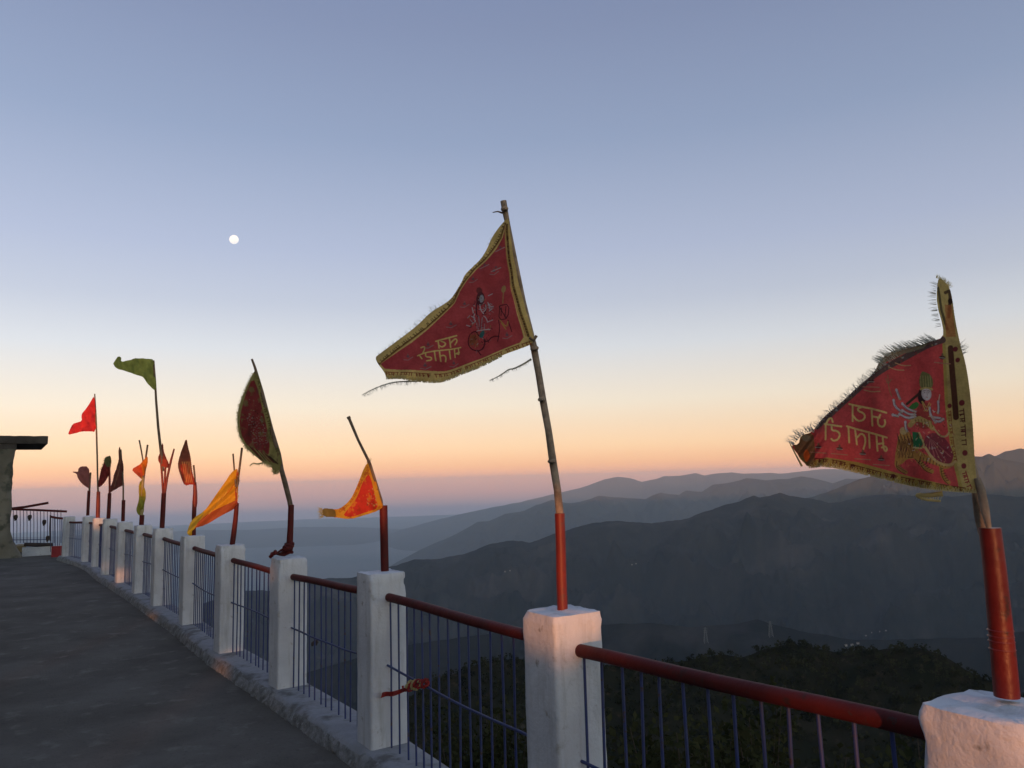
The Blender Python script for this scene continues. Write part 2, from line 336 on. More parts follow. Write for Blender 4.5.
tan[-1] = tan[-2] * .3 + tan[-1] * .7; tan[-1] /= np.linalg.norm(tan[-1])
out = np.stack([tan[:, 1], -tan[:, 0], np.zeros(NP)], 1)       # away from the walkway
PS = .228
centers = corners + tan * PS / 2 + out * PS / 2
for i in range(NP): print('post', i + 1, corners[i].round(2), 'top', round(tops[i], 3), 'tan', tan[i].round(2))

# fence line parameter for the ground edge beyond it
fl = centers + out * .35
print('fence dir', tan[3])
# terrain outside the terrace: drop measured from the fence line
fdir = (centers[6] - centers[0]); fdir /= np.linalg.norm(fdir); fout = np.array([fdir[1], -fdir[0], 0])
def slope_z(X, Y):
    s = (X - centers[2][0]) * fout[0] + (Y - centers[2][1]) * fout[1] - .3
    al = (X - centers[2][0]) * fdir[0] + (Y - centers[2][1]) * fdir[1]
    s = np.maximum(s, 0)
    return -1.2 - np.maximum(al - 17, 0) * .75 - s * .62 - np.clip(s, 0, 6) * .35 + fbm(X / 14, Y / 14, 5, 5) * np.clip(s / 6, 0, 1) * 2.5
ss = np.linspace(-40, 60, 130); oo = np.concatenate([[-40, -20, -8, -.3], np.geomspace(.3, 210, 90)])
SSg, OOg = np.meshgrid(ss * 1.6, oo, indexing='ij')
base = centers[2]
X = base[0] + fdir[0] * SSg + fout[0] * (OOg + .3); Y = base[1] + fdir[1] * SSg + fout[1] * (OOg + .3)
P = np.stack([X, Y, slope_z(X, Y)], -1)
tag(grid_mesh('ground', P[::-1], m_slope), kind='structure')

# ------------------------------------------------------------------ terrace floor
edge = [tuple((centers[0] - tan[0] * 9 + out[0] * .14)[:2])] + [tuple((centers[i] + out[i] * .14)[:2]) for i in range(NP)]
lastc = centers[-1] + out[-1] * .14
pA = at_z(20, 552, 0); pB = at_z(-60, 552, 0)
edge += [tuple(at_z(50, 549.5, 0)[:2]), tuple(at_z(28, 549, 0)[:2]), tuple(at_z(-250, 549, 0)[:2])]
fl_in = np.array(edge)
# fan of strips from the fence edge toward the inner side of the terrace
inner = fl_in + np.array([[-26, -14]]) * 1.0
inner[0] = (fl_in[0][0] - 22, fl_in[0][1] - 10)
tt_ = np.linspace(0, 1, 60)
dense = []
for i in range(len(fl_in) - 1):
    for s in np.linspace(0, 1, 8)[:-1]: dense.append(fl_in[i] * (1 - s) + fl_in[i + 1] * s)
dense.append(fl_in[-1]); dense = np.array(dense)
mb = MB()
poly = [tuple(p) for p in fl_in] + [(-45, 18), (-45, -40), (20, -40)]
bot = -3.0; k = len(poly)
mb.add([(x, y, 0) for x, y in poly], [tuple(range(k))[::-1] if False else tuple(range(k))])
mb.add([(x, y, 0) for x, y in poly] + [(x, y, bot) for x, y in poly], [(i, (i + 1) % k, k + (i + 1) % k, k + i) for i in range(k)], 1)
tag(mb.build('floor', [m_floor, m_white]), kind='structure')

# kerb the posts stand on: rough plaster edge
def kerb_strip():
    path = [centers[0] - tan[0] * 3.5] + list(centers) + [centers[-1] + tan[-1] * .3]
    tn = [tan[0]] + list(tan) + [tan[-1]]; pts = []
    for i in range(len(path) - 1):
        L_ = np.linalg.norm(path[i + 1] - path[i]); m_ = int(L_ / .035)
        for s in np.linspace(0, 1, m_, endpoint=False):
            t = tn[i] * (1 - s) + tn[i + 1] * s; t /= np.linalg.norm(t); pts.append((path[i] * (1 - s) + path[i + 1] * s, t))
    pr = [(-.195, -.004), (-.188, .015), (-.178, .045), (-.165, .072), (-.145, .092), (-.12, .099), (-.08, .101), (0, .101), (.08, .101), (.13, .10), (.145, .09), (.15, .0), (.15, -.5)]
    rows = []
    for j, (c, t) in enumerate(pts):
        o_ = np.array([t[1], -t[0], 0]); row = []
        for q, (a, z) in enumerate(pr):
            w = 1.0 if q < 6 else .25
            nx = float(noise2(np.array(j * .035 * 3.1), np.array(q * .55), 3)) * .010 * w + float(noise2(np.array(j * .035 * 14), np.array(q * 1.7), 8)) * .013 * w
            nz_ = float(noise2(np.array(j * .035 * 8), np.array(q * .6), 5)) * .007 * w
            if q == 0: nz_ = 0; nx *= 1.3
            if q > 9: nx = nz_ = 0
            p = c + o_ * (a + nx); p = np.array([p[0], p[1], z + nz_]); row.append(p)
        rows.append(row)
    return np.array(rows)
KS = kerb_strip()[:, ::-1]; kb = grid_mesh('kerb', KS, m_kerb); kb.data.materials.append(m_rough); _n = KS.shape[1] - 1
kb.data.polygons.foreach_set('material_index', [1 if (_n - 1 - (i % _n)) < 3 + (1 if math.sin(i // _n * .21) + math.sin(i // _n * .077) > .2 else 0) else 0 for i in range(len(kb.data.polygons))])
tag(kb, kind='structure')

# ------------------------------------------------------------------ posts
post_info = ['flagpole nearest the camera at right, frayed red flag; pink sunlit side', 'large red triangular flag in the middle; orange sunlit top',
             'small glowing orange flag; worn top', 'crooked pole wrapped at its foot and dark leaf-shaped flag', 'long yellow flag swept to the left', 'brown and red leaf-shaped flag',
             'bundle of thin sticks and the tall green flag', 'small orange flag over a yellow-green rag', 'dull brown drooping flag', 'green-topped dark red rag',
             'bright red pennant on a tall thin stick', 'faded pink flag', 'none']
def make_post(i):
    c = centers[i]; t = tan[i]; o_ = out[i]; top = tops[i]
    lab = ['large white post cut by the right picture edge, side lit pink, under the frayed flag',
           'white post under the biggest central flag, its chipped top lit orange',
           'white post holding the small orange flag with a lone bare stick',
           'white post with cloth wrapped round the foot of its crooked flagpole',
           'white post holding the yellow flag that streams down to the left',
           'white post holding the brown and red leaf-shaped flag, half behind the yellow flag tip',
           'white post holding a bundle of thin sticks and the tall green flag',
           'white post holding the little orange flag with yellow-green cloth below it',
           'white post holding the dull brown twisted flag',
           'white post holding the dark red rag with a green top',
           'white post holding the bright red pennant, its head touched by sunlight',
           'white post holding the faded pink flag, second last in the row',
           'last white post in the row at far left, with no flag'][i]
    n = 10; rng = np.random.default_rng(i + 5)
    # rounded-square rings up the height, with chips near the top
    h = PS / 2; c_ = .016; ring = []
    for sx, sy in ((1, 1), (-1, 1), (-1, -1), (1, -1)):
        for aa in range(4):
            a = math.atan2(sy, sx) - math.pi / 4 + aa / 3 * math.pi / 2
            ring.append(((h - c_) * sx + c_ * math.cos(a), (h - c_) * sy + c_ * math.sin(a)))
    # subdivide each flat side
    pts = []
    for q in range(16):
        a = np.array(ring[q]); b = np.array(ring[(q + 1) % 16]); m_ = 6 if np.linalg.norm(b - a) > .05 else 1
        for s in range(m_): pts.append(a + (b - a) * s / m_)
    pts = np.array(pts); K = len(pts)
    zs = list(np.linspace(KT - .08, top - .08, 22)) + [top - .06, top - .045, top - .03, top - .015, top - .004, top]
    rows = []
    for z in zs:
        dz = top - z
        sc = 1.0 - (.0 if dz > .03 else (.03 - dz) * .9)
        rr = pts * sc
        ang = np.arctan2(rr[:, 1], rr[:, 0])
        nse = fbm(ang * 3 + i * 7, np.full(K, z * 9 + i), 3, i + 2) * (.003 if dz > .1 else .010)
        corner = np.clip((np.abs(rr[:, 0]) + np.abs(rr[:, 1])) / (2 * h) - .82, 0, 1) * 5
        chip = corner * np.clip((.10 - dz) / .1, 0, 1) * np.clip(noise2(ang * 1.2 + i * 3.3, np.full(K, z * 12.), i + 9) + .25, 0, 1) * .06
        rr = rr * (1 + (nse - chip)[:, None] / h)
        rows.append(np.stack([c[0] + rr[:, 0] * t[0] + rr[:, 1] * o_[0], c[1] + rr[:, 0] * t[1] + rr[:, 1] * o_[1], np.full(K, z) + (nse * .5 if dz < .01 else 0)], 1))
    for s in (.85, .6, .3):
        rr = pts * s * .97; u_ = noise2(rr[:, 0] * 18 + i, rr[:, 1] * 18, 4) * .010
        rows.append(np.stack([c[0] + rr[:, 0] * t[0] + rr[:, 1] * o_[0], c[1] + rr[:, 0] * t[1] + rr[:, 1] * o_[1], top + .002 + u_], 1))
    rows = np.array(rows); nr = len(rows)
    V = rows.reshape(-1, 3) - np.array([c[0], c[1], 0]); Q = []
    for a in range(nr - 1):
        for b in range(K): Q.append((a * K + b, a * K + (b + 1) % K, (a + 1) * K + (b + 1) % K, (a + 1) * K + b))
    me = bpy.data.meshes.new('fence_post')
    V2 = np.concatenate([V, [[0, 0, top + .004]]]); Q = [tuple(q) for q in Q] + [((nr - 1) * K + b, (nr - 1) * K + (b + 1) % K, nr * K) for b in range(K)]
    me.from_pydata([tuple(v) for v in V2], [], Q); me.materials.append(m_post)
    me.polygons.foreach_set('use_smooth', [True] * len(me.polygons)); me.update()
    me.set_sharp_from_angle(angle=R(50))
    o = bpy.data.objects.new('fence_post', me); COL.objects.link(o); o.location = (c[0], c[1], 0)
    tag(o, lab, 'post', 'white square posts along the terrace edge')
for i in range(NP): make_post(i)

# ------------------------------------------------------------------ railing panels between posts
rail_lab = ['railing panel nearest the camera, between the right edge post and the big central flag post',
            'railing panel with the red ribbon tied to it, left of the big central flag post',
            'railing panel with a dark knot on its middle bar, right of the crooked flagpole post',
            'railing panel between the yellow flag post and the crooked flagpole post',
            'railing panel directly below the tip of the yellow flag',
            'railing panel between the brown leaf flag post and the stick bundle post',
            'railing panel between the stick bundle post and the little orange flag post',
            'railing panel between the little orange flag post and the dull brown flag post',
            'railing panel between the dull brown flag post and the green-topped rag post',
            'narrow railing panel between the green-topped rag post and the red pennant post',
            'narrow railing panel between the red pennant post and the pink flag post',
            'last railing panel in the row, beside the flagless white post']
def make_rail(i):
    a = centers[i] + tan[i] * (PS / 2 - .02); b = centers[i + 1] - tan[i + 1] * (PS / 2 - .02)
    za = tops[i] - (.085 if i == 0 else .135); zb = tops[i + 1] - .135
    mid = (a + b) / 2; root = thing('railing_panel', (mid[0], mid[1], KT), rail_lab[i], 'railing', 'railing panels between the white posts')
    p0 = np.array([a[0], a[1], za]); p1 = np.array([b[0], b[1], zb])
    mb = MB(); pts = [p0 + (p1 - p0) * s + np.array([0, 0, .002 * math.sin(s * 9 + i)]) for s in np.linspace(0, 1, 9)]
    mb.tube(pts, .0245, 16); mb.build('top_rail', m_redm, root)
    d = p1 - p0; Ln = np.linalg.norm(d); nb = max(5, int(round(Ln / .106)))
    rb = random.Random(i * 3 + 1)
    inw = -out[i] * .006
    m2 = MB(); h0 = .50
    bend = (rb.random() - .5) * .06
    mp_ = [p0 * 1.0 + d * s for s in np.linspace(0.0, 1.0, 8)]
    m2.tube([np.array([q[0], q[1], KT + (q[2] - KT) * .54 + bend * math.sin(k / 7 * 3.1) + rb.uniform(-.004, .004)]) - out[i] * .012 for k, q in enumerate(mp_)], .0065, 8)
    m2.build('middle_bar', m_blue, root)
    for k in range(nb):
        s = (k + .5) / nb + rb.uniform(-.008, .008); q = p0 + d * s; mb = MB()
        wob = rb.uniform(-.008, .008); lean = rb.uniform(-.006, .006)
        dd = d / Ln
        zt = q[2] - .02
        mb.tube([np.array([q[0], q[1], zt]), np.array([q[0], q[1], zt * .55 + KT * .45]) + dd * (wob + lean * .5), np.array([q[0], q[1], KT - .02]) + dd * lean * 1.5], .0056, 7)
        mb.build('bar', m_blue, root)
for i in range(NP - 1): make_rail(i)

# ------------------------------------------------------------------ flag cloth builder
def inpoly(px, py, poly):
    r = np.zeros(px.shape, bool); n = len(poly)
    for i in range(n):
        x0, y0 = poly[i]; x1, y1 = poly[(i + 1) % n]
        if y0 == y1: continue
        c = ((y0 > py) != (y1 > py)) & (px < (x1 - x0) * (py - y0) / (y1 - y0) + x0); r ^= c
    return r
def dseg(px, py, pts, closed=False):
    d = np.full(px.shape, 1e9); n = len(pts)
    for i in range(n if closed else n - 1):
        x0, y0 = pts[i]; x1, y1 = pts[(i + 1) % n]; dx, dy = x1 - x0, y1 - y0
        t = np.clip(((px - x0) * dx + (py - y0) * dy) / (dx * dx + dy * dy + 1e-9), 0, 1)
        d = np.minimum(d, np.hypot(px - x0 - t * dx, py - y0 - t * dy))
    return d
def smooth_line(pts, it=2, closed=False):
    p = [np.array(q, float) for q in pts]
    for _ in range(it):
        o = [] if closed else [p[0]]
        n = len(p)
        for i in range(n if closed else n - 1):
            a, b = p[i], p[(i + 1) % n]; o += [a * .75 + b * .25, a * .25 + b * .75]
        if not closed: o.append(p[-1])
        p = o
    return [tuple(q) for q in p]
class Canvas:
    """a printed cloth: a fine mesh inside an outline, one colour per vertex for dye and print"""
    def __init__(s, outline, k, base, sm=1):
        s.out = smooth_line(outline, sm, True) if sm else outline
        xs = [p[0] for p in s.out]; ys = [p[1] for p in s.out]
        s.x = np.arange(min(xs) - 1, max(xs) + 1, 1 / k); s.y = np.arange(min(ys) - 1, max(ys) + 1, 1 / k)
        s.X, s.Y = np.meshgrid(s.x, s.y, indexing='ij'); s.k = k
        s.mask = inpoly(s.X, s.Y, s.out)
        s.C = np.zeros(s.X.shape + (3,)); s.C[:] = base
    def blend(s, a, col): a = np.clip(a, 0, 1)[..., None]; s.C = s.C * (1 - a) + np.array(col) * a
    def poly(s, pts, col, a=1, sm=0):
        if sm: pts = smooth_line(pts, sm, True)
        s.blend(inpoly(s.X, s.Y, pts) * a, col)
    def line(s, pts, w, col, a=1, sm=0, closed=False):
        if sm: pts = smooth_line(pts, sm, closed)
        s.blend((.5 + (w / 2 - dseg(s.X, s.Y, pts, closed)) * s.k) * a, col)
    def ell(s, cx, cy, rx, ry, col, a=1, rot=0):
        c, q = math.cos(rot), math.sin(rot); u = (s.X - cx) * c + (s.Y - cy) * q; v = -(s.X - cx) * q + (s.Y - cy) * c
        s.blend((1 - np.hypot(u / rx, v / ry)) * min(rx, ry) * s.k * .7 * a if a == 1 else np.clip((1 - np.hypot(u / rx, v / ry)) * min(rx, ry) * s.k * .7, 0, 1) * a, col)
    def dirt(s, amt=.25, sc=9, seed=1):
        s.C *= (1 + amt * fbm(s.X / sc, s.Y / sc, 4, seed))[..., None]
    def build(s, name, mt, parent, origin, nrm, ripple):
        P3 = at_plane(s.X, s.Y, origin, nrm)
        P3 = P3 + nrm * ripple(s.X, s.Y)[..., None]
        cell = inpoly((s.X[:-1, :-1] + .5 / s.k), (s.Y[:-1, :-1] + .5 / s.k), s.out)
        idx = np.arange(s.X.size).reshape(s.X.shape)
        Q = np.stack([idx[:-1, :-1], idx[:-1, 1:], idx[1:, 1:], idx[1:, :-1]], -1)[cell]
        used = np.unique(Q); rm = np.full(s.X.size, -1); rm[used] = np.arange(len(used))
        o = raw_mesh(name, P3.reshape(-1, 3)[used], rm[Q], mt, True, np.clip(s.C, 0, 1).reshape(-1, 3)[used], parent)
        s.P = P3; return o
def band_text(cv, path, w, col, seed, dash=2.2, gap=.8, word=5):
    """a strip of small running lettering printed along a border: head-line plus letter stems"""
    p = smooth_line(path, 1); rr = random.Random(seed); n = 0; acc = 0
    for i in range(len(p) - 1):
        a = np.array(p[i]); b = np.array(p[i + 1]); L_ = np.linalg.norm(b - a)
        if L_ < 1e-6: continue
        t = (b - a) / L_; nn = np.array([-t[1], t[0]]); s = 0
        while s < L_:
            n += 1
            if n % (word + 1):
                q = a + t * s
                cv.line([q - nn * w * .4, q + t * dash - nn * w * .4], w * .22, col, .9)
                q2 = q + t * dash * rr.uniform(.2, .8); cv.line([q2 - nn * w * .4, q2 + nn * w * .45], w * .24, col, .85)
                if rr.random() < .7: cv.line([q2 + nn * w * .1, q2 + t * dash * .5 + nn * w * rr.uniform(-.1, .4)], w * .22, col, .8)
            s += dash + gap * rr.random()
def fringe(parent, edge, origin, nrm, ripple, length, col_m, dens=2.2, ang=None, seed=1, w=.5, name='fringe', curl=.4, outward=1, jit=.7):
    rr = random.Random(seed); pts = smooth_line(edge, 1); V = []; Q = []
    for i in range(len(pts) - 1):
        a = np.array(pts[i]); b = np.array(pts[i + 1]); L_ = np.linalg.norm(b - a)
        if L_ < 1e-6: continue
        t = (b - a) / L_; nn = np.array([-t[1], t[0]]) * outward
        for _ in range(max(1, int(L_ * dens))):
            q = a + t * rr.random() * L_; l = length * rr.uniform(.35, 1.3); d = nn + t * rr.uniform(-jit, jit) + (np.array(ang) if ang else 0)
            d = d / np.linalg.norm(d); m_ = q + d * l * .5; d2 = d + t * rr.uniform(-curl, curl) * 2; d2 /= np.linalg.norm(d2); e = m_ + d2 * l * .5
            for (u, v, w0, w1) in ((q - nn * .8, m_, w, w * .8), (m_, e, w * .8, w * .35)):
                dv = v - u; dv = dv / (np.linalg.norm(dv) + 1e-9); pn = np.array([-dv[1], dv[0]])
                bb = len(V); V += [u + pn * w0 / 2, u - pn * w0 / 2, v - pn * w1 / 2, v + pn * w1 / 2]; Q.append((bb, bb + 1, bb + 2, bb + 3))
    V = np.array(V); P3 = at_plane(V[:, 0], V[:, 1], origin, nrm); P3 = P3 + nrm * (ripple(V[:, 0], V[:, 1]) + np.repeat(RNG.uniform(-.004, .004, len(V) // 8), 8))[:, None]
    return raw_mesh(name, P3, np.array(Q), col_m, False, None, parent)

SUNSPOTS = []    # points on the fence and flags that gaps cut in the added foliage behind let the low sun reach: (point, radius)
def flag_frame(i, yaw=0.0):
    """vertical plane through the top centre of post i, facing roughly the walkway, turned by yaw"""
    c = centers[i]; o = np.array([c[0], c[1], tops[i]])
    v = -np.array([c[0], c[1], 0]); v /= np.linalg.norm(v); a = R(yaw)
    nrm = np.array([v[0] * math.cos(a) - v[1] * math.sin(a), v[0] * math.sin(a) + v[1] * math.cos(a), 0])
    return o, nrm
def px(pts, ox, oy, s): return [(ox + x / s, oy + y / s) for x, y in pts]
def pole(parent, name, pts, rpx, o, nrm, m_, off=-.012, n=10, rings=None):
    P_ = [at_plane(np.array(x), np.array(y), o, nrm) + nrm * off for x, y in pts]
    d = np.mean([np.linalg.norm(p - EYE) for p in P_])
    if not hasattr(rpx, '__len__'): rpx = [rpx] * len(pts)
    mb = MB(); mb.tube(P_, [r * d / F for r in rpx], n)
    return mb.build(name, m_, parent), P_
def spot(x, y, o, nrm, r): SUNSPOTS.append((at_plane(np.array(x), np.array(y), o, nrm), r))

GOLD = (.60, .44, .15); RED = (.39, .058, .060); DK = (.06, .02, .012); YEL = (.62, .42, .10)
FG = 'red, orange and yellow prayer flags on the fence posts'
#---- big central flag (post 2)
o2, n2 = flag_frame(1, -8)
c = centers[1]; o2 = at_plane(np.array(562.), np.array(611.), np.array([c[0], c[1], 0]), n2)
o2 = np.array([c[0], c[1], tops[1]])
root = thing('prayer_flag', o2, 'largest flag, dark red triangle with gold borders on a bamboo pole, centre of the picture', 'flag', FG)
Z = lambda pts: px(pts, 360, 190, 3.49)
out2 = Z([(516, 92), (500, 100), (478, 125), (455, 160), (440, 195), (415, 232), (385, 260), (358, 290), (350, 318), (322, 368), (300, 390), (250, 425), (205, 475), (160, 515), (110, 550), (65, 570), (44, 580), (65, 605), (86, 633), (92, 658), (140, 657), (200, 669), (290, 663), (340, 645), (430, 615), (500, 582), (570, 552), (607, 532), (604, 505), (578, 410), (558, 330), (535, 220), (522, 130)])
cv = Canvas(out2, 3.2, RED)
inner2 = Z([(508, 128), (497, 165), (470, 205), (435, 240), (400, 270), (372, 305), (345, 350), (325, 392), (285, 435), (235, 490), (185, 535), (130, 575), (78, 610), (90, 625), (140, 628), (210, 633), (290, 628), (350, 612), (430, 588), (500, 560), (560, 535), (572, 515), (550, 430), (530, 345), (515, 240), (508, 180)])
inn = inpoly(cv.X, cv.Y, inner2)
cv.C[~inn] = GOLD
tl = Z([(506, 112), (490, 165), (462, 200), (430, 235), (395, 265), (366, 305), (342, 345), (322, 388), (280, 432), (230, 484), (180, 528), (125, 572), (70, 612)])
cv.line(tl, 1.6, (.20, .10, .03), .7); band_text(cv, px([(2, 0)], 0, 0, 1) and [(x - 1.6, y - 1.0) for x, y in tl], 2.6, DK, 3)
bl = Z([(90, 640), (150, 643), (215, 648), (290, 642), (350, 627), (430, 600), (500, 572), (590, 535)])
band_text(cv, bl, 3.4, (.22, .03, .02), 4, 2.6)
rl = Z([(512, 120), (516, 190), (526, 260), (540, 340), (560, 420), (588, 510)])
cv.line(rl, 2.6, (.09, .045, .02), .85); cv.line([(x - 2.3, y) for x, y in rl], 1.2, (.45, .24, .08), .9); band_text(cv, rl, 2.4, (.28, .17, .05), 9)
Y6 = lambda pts: px(pts, 400, 270, 6.4)
tg = (.62, .46, .15)
def strokes(cv, f, ls, w, col, a=1, sm=1):
    for l in ls: cv.line(f(l), w, col, a, sm)
strokes(cv, Y6, [[(232, 458), (350, 412)], [(245, 455), (248, 498)], [(262, 455), (285, 462), (282, 478), (262, 492), (248, 480)], [(308, 432), (312, 488)], [(312, 462), (330, 440), (345, 430), (352, 445), (338, 470)],
                 [(118, 552), (180, 528), (376, 488)], [(140, 500), (160, 492), (165, 505), (150, 540)], [(130, 548), (150, 572)], [(170, 535), (172, 560), (205, 560), (205, 578), (180, 585)], [(222, 525), (228, 578)], [(250, 520), (254, 580)], [(254, 548), (275, 540), (285, 555), (280, 580)],
                 [(305, 510), (310, 562)], [(335, 500), (340, 552)], [(340, 530), (368, 520)], [(360, 495), (368, 535), (350, 528)]], 1.25, tg, .95)
gx = (.17, .15, .16); dkk = (.05, .015, .02)
cv.ell(400 + 508 / 6.4, 270 + 178 / 6.4, 4.6, 7.5, dkk, .9); cv.ell(400 + 515 / 6.4, 270 + 178 / 6.4, 2.5, 4.6, (.28, .27, .28), .95)
cv.ell(400 + 515 / 6.4, 270 + 172 / 6.4, .8, .5, dkk); cv.ell(400 + 520 / 6.4, 270 + 188 / 6.4, .9, .4, (.3, .03, .03))
cv.ell(400 + 500 / 6.4, 270 + 125 / 6.4, 3.2, 3.5, (.10, .03, .03), .8)
strokes(cv, Y6, [[(485, 200), (480, 270), (490, 290)], [(540, 215), (550, 260), (525, 280)]], 1.2, dkk, .8)
strokes(cv, Y6, [[(560, 225), (575, 215), (590, 222)], [(560, 240), (600, 245)], [(495, 290), (500, 340), (495, 380)], [(520, 300), (515, 350), (520, 385)], [(440, 310), (455, 330)], [(425, 300), (440, 285)], [(500, 245), (530, 250)], [(480, 330), (485, 370)], [(540, 345), (545, 380)]], .8, (.30, .26, .26), .85)
strokes(cv, Y6, [[(505, 215), (510, 250), (530, 275)], [(545, 220), (548, 250), (530, 262)], [(470, 275), (460, 300), (475, 320), (450, 335)], [(450, 290), (470, 300)], [(565, 215), (580, 235), (600, 235)], [(570, 262), (590, 250)], [(560, 205), (575, 250)],
                 [(530, 290), (545, 300), (560, 330)], [(560, 335), (600, 325)], [(415, 345), (435, 350)], [(560, 160), (590, 150)], [(455, 235), (462, 270)]], .9, (.42, .38, .38), .9)
strokes(cv, Y6, [[(485, 385), (585, 388)]], .9, (.5, .45, .4))
cv.line(Y6([(430, 410), (455, 385), (485, 390), (500, 420), (545, 440), (550, 480), (520, 520), (470, 515), (440, 490), (425, 450)]), 1.1, dkk, .9, 1, True)
for q in range(9): cv.line(Y6([(440 + q * 7, 400 + (q % 3) * 8), (446 + q * 7, 490 - (q % 2) * 20)]), .55, (.35, .16, .04), .6)
cv.ell(400 + 462 / 6.4, 270 + 445 / 6.4, 4.6, 6.2, (.24, .09, .03), .55); cv.ell(400 + 530 / 6.4, 270 + 415 / 6.4, 2.9, 4.4, (.02, .12, .11), .95, .4)
strokes(cv, Y6, [[(535, 440), (560, 470), (600, 430), (640, 430)], [(500, 520), (520, 545)]], 1.0, dkk, .8)
cv.ell(400 + 670 / 6.4, 270 + 130 / 6.4, 2.8, 4.2, (.35, .24, .09), .85); cv.line(Y6([(670, 155), (665, 220)]), .8, (.35, .24, .09))
strokes(cv, Y6, [[(645, 235), (705, 225), (700, 320), (640, 330), (645, 235)], [(640, 240), (690, 320)], [(700, 330), (720, 400)], [(640, 330), (650, 375), (630, 460)], [(655, 250), (655, 300)], [(685, 240), (680, 310)]], .9, dkk, .85)
strokes(cv, Y6, [[(650, 330), (690, 375), (700, 340)], [(660, 350), (685, 385)]], 1.0, (.38, .22, .06), .9)
for (a, b) in ((460, 50), (405, 210), (325, 345), (185, 480), (170, 615), (330, 590), (600, 5), (55, 555), (690, 420)):
    x, y = 400 + a / 6.4, 270 + b / 6.4; cv.ell(x, y, 1.8, 1.5, (.13, .08, .09), .9); cv.ell(x, y - 2, .9, 1.2, (.24, .12, .10), .9); cv.line([(x - 4.2, y + 3.2), (x, y + 3.6), (x + 4.8, y + .5)], .7, (.26, .2, .19), .7)
for (a, b) in ((430, 255), (475, 270), (487, 197)):
    x, y = 360 + a / 3.49, 190 + b / 3.49; cv.ell(x, y, 1.8, 1.4, (.13, .08, .09), .8); cv.line([(x - 5, y + 4), (x + 5, y + .5)], .9, (.32, .26, .24), .7)
rr = random.Random(22)
for q in range(130):
    x = rr.uniform(425, 620); y = rr.uniform(140, 520); a = rr.uniform(0, 3.1); l = rr.uniform(5, 20)
    if abs((x - 515) / 85) ** 2 + abs((y - 340) / 190) ** 2 > 1: continue
    cv.line(Y6([(x, y), (x + l * math.cos(a), y + l * math.sin(a))]), rr.uniform(.5, .9), rr.choice([(.07, .02, .025), (.36, .30, .28), (.30, .18, .07), (.12, .03, .04), (.20, .12, .12)]), rr.uniform(.4, .8))
cv.dirt(.28, 14, 5); cv.dirt(.22, 2.0, 6)
def rip2(x, y):
    u = (x - 505) * .9 + (y - 250) * .25
    return .026 * np.sin(u / 13) + .016 * np.sin(u / 6.1 + y / 17) * np.clip((540 - x) / 120, 0, 1) + .006 * np.sin(y / 5 + x / 9)
cl = cv.build('cloth', m_cloth, root, o2, n2, rip2)
fringe(cl, Z([(500, 583), (430, 617), (340, 647), (290, 665), (200, 670), (140, 658), (92, 658)]), o2, n2, rip2, 3.4, m_fringe, 3.2, None, 1, .7)
fringe(cl, Z([(50, 578), (110, 550), (160, 515), (205, 475), (250, 425), (300, 390)]), o2, n2, rip2, 4, m_fringeg, .9, None, 2, .3, outward=-1)
fringe(cl, Z([(440, 195), (470, 135)]), o2, n2, rip2, 2.5, m_fringeg, .6, None, 2, .3, outward=-1)
def twig(parent, pts, o, nrm, w, seed, hair, name='loose_thread', mm=None):
    mb = MB(); P_ = [at_plane(np.array(x), np.array(y), o, nrm) for x, y in smooth_line(pts, 2)]; d = np.linalg.norm(P_[0] - EYE)
    k = len(P_); mb.tube(P_, [w * d / F * (1 - .75 * j / k) for j in range(k)], 6); ob = mb.build(name, mm or m_fringeg, parent)
    if hair: fringe(ob, pts, o, nrm, lambda x, y: x * 0, hair, mm or m_fringeg, 1.6, None, seed, .35, outward=-1)
    return ob
twig(root, Z([(200, 668), (150, 668), (110, 672), (70, 685), (35, 700), (8, 716)]), o2, n2, .8, 3, 4)
twig(root, Z([(598, 590), (570, 608), (535, 625), (520, 625), (500, 640), (475, 655), (452, 665)]), o2, n2, 1.1, 4, 3)
pole(root, 'pole', [(501.5, 198), (503.5, 210), (506, 222), (513, 255), (522, 300), (532, 345), (537, 372), (541.5, 400), (547, 430), (551.5, 462), (556, 490), (559, 520), (560, 530)], [3.3, 3.1, 2.6, 2.2, 2.4, 3.6, 3.4, 3.6, 3.5, 3.9, 3.7, 3.9, 3.9], o2, n2, m_stick, -.04)
for (x, y, r) in ((504, 208, 3.9), (534, 348, 4.6), (541.3, 399, 4.3), (551.5, 461, 4.7)): pole(root, 'knot', [(x - .3, y - 1.6), (x, y), (x + .2, y + 1.6)], [r * .8, r, r * .8], o2, n2, m_stick)
pole(root, 'twig_stub', [(502, 212), (497, 210.5), (492, 211.5)], [1, .7, .4], o2, n2, m_stickd)
pole(root, 'cord', [(530, 338), (534, 341), (537, 336)], 1.5, o2, n2, m_stickd, .01)
pole(root, 'socket_pipe', [(559.2, 513.5), (560.3, 545), (561, 580), (562.2, 611)], [4.9, 4.9, 5.0, 5.1], o2, n2, m_red, -.012, 20)
for y in range(516, 616, 12): spot(560, y, o2, n2, .11)
for dx in (-.12, 0, .12): SUNSPOTS.append((centers[1] - out[1] * .06 + tan[1] * dx + np.array([0, 0, tops[1] + .07]), .19))
SUNSPOTS.append((corners[1] + np.array([0, 0, tops[1] + .06]), .19))

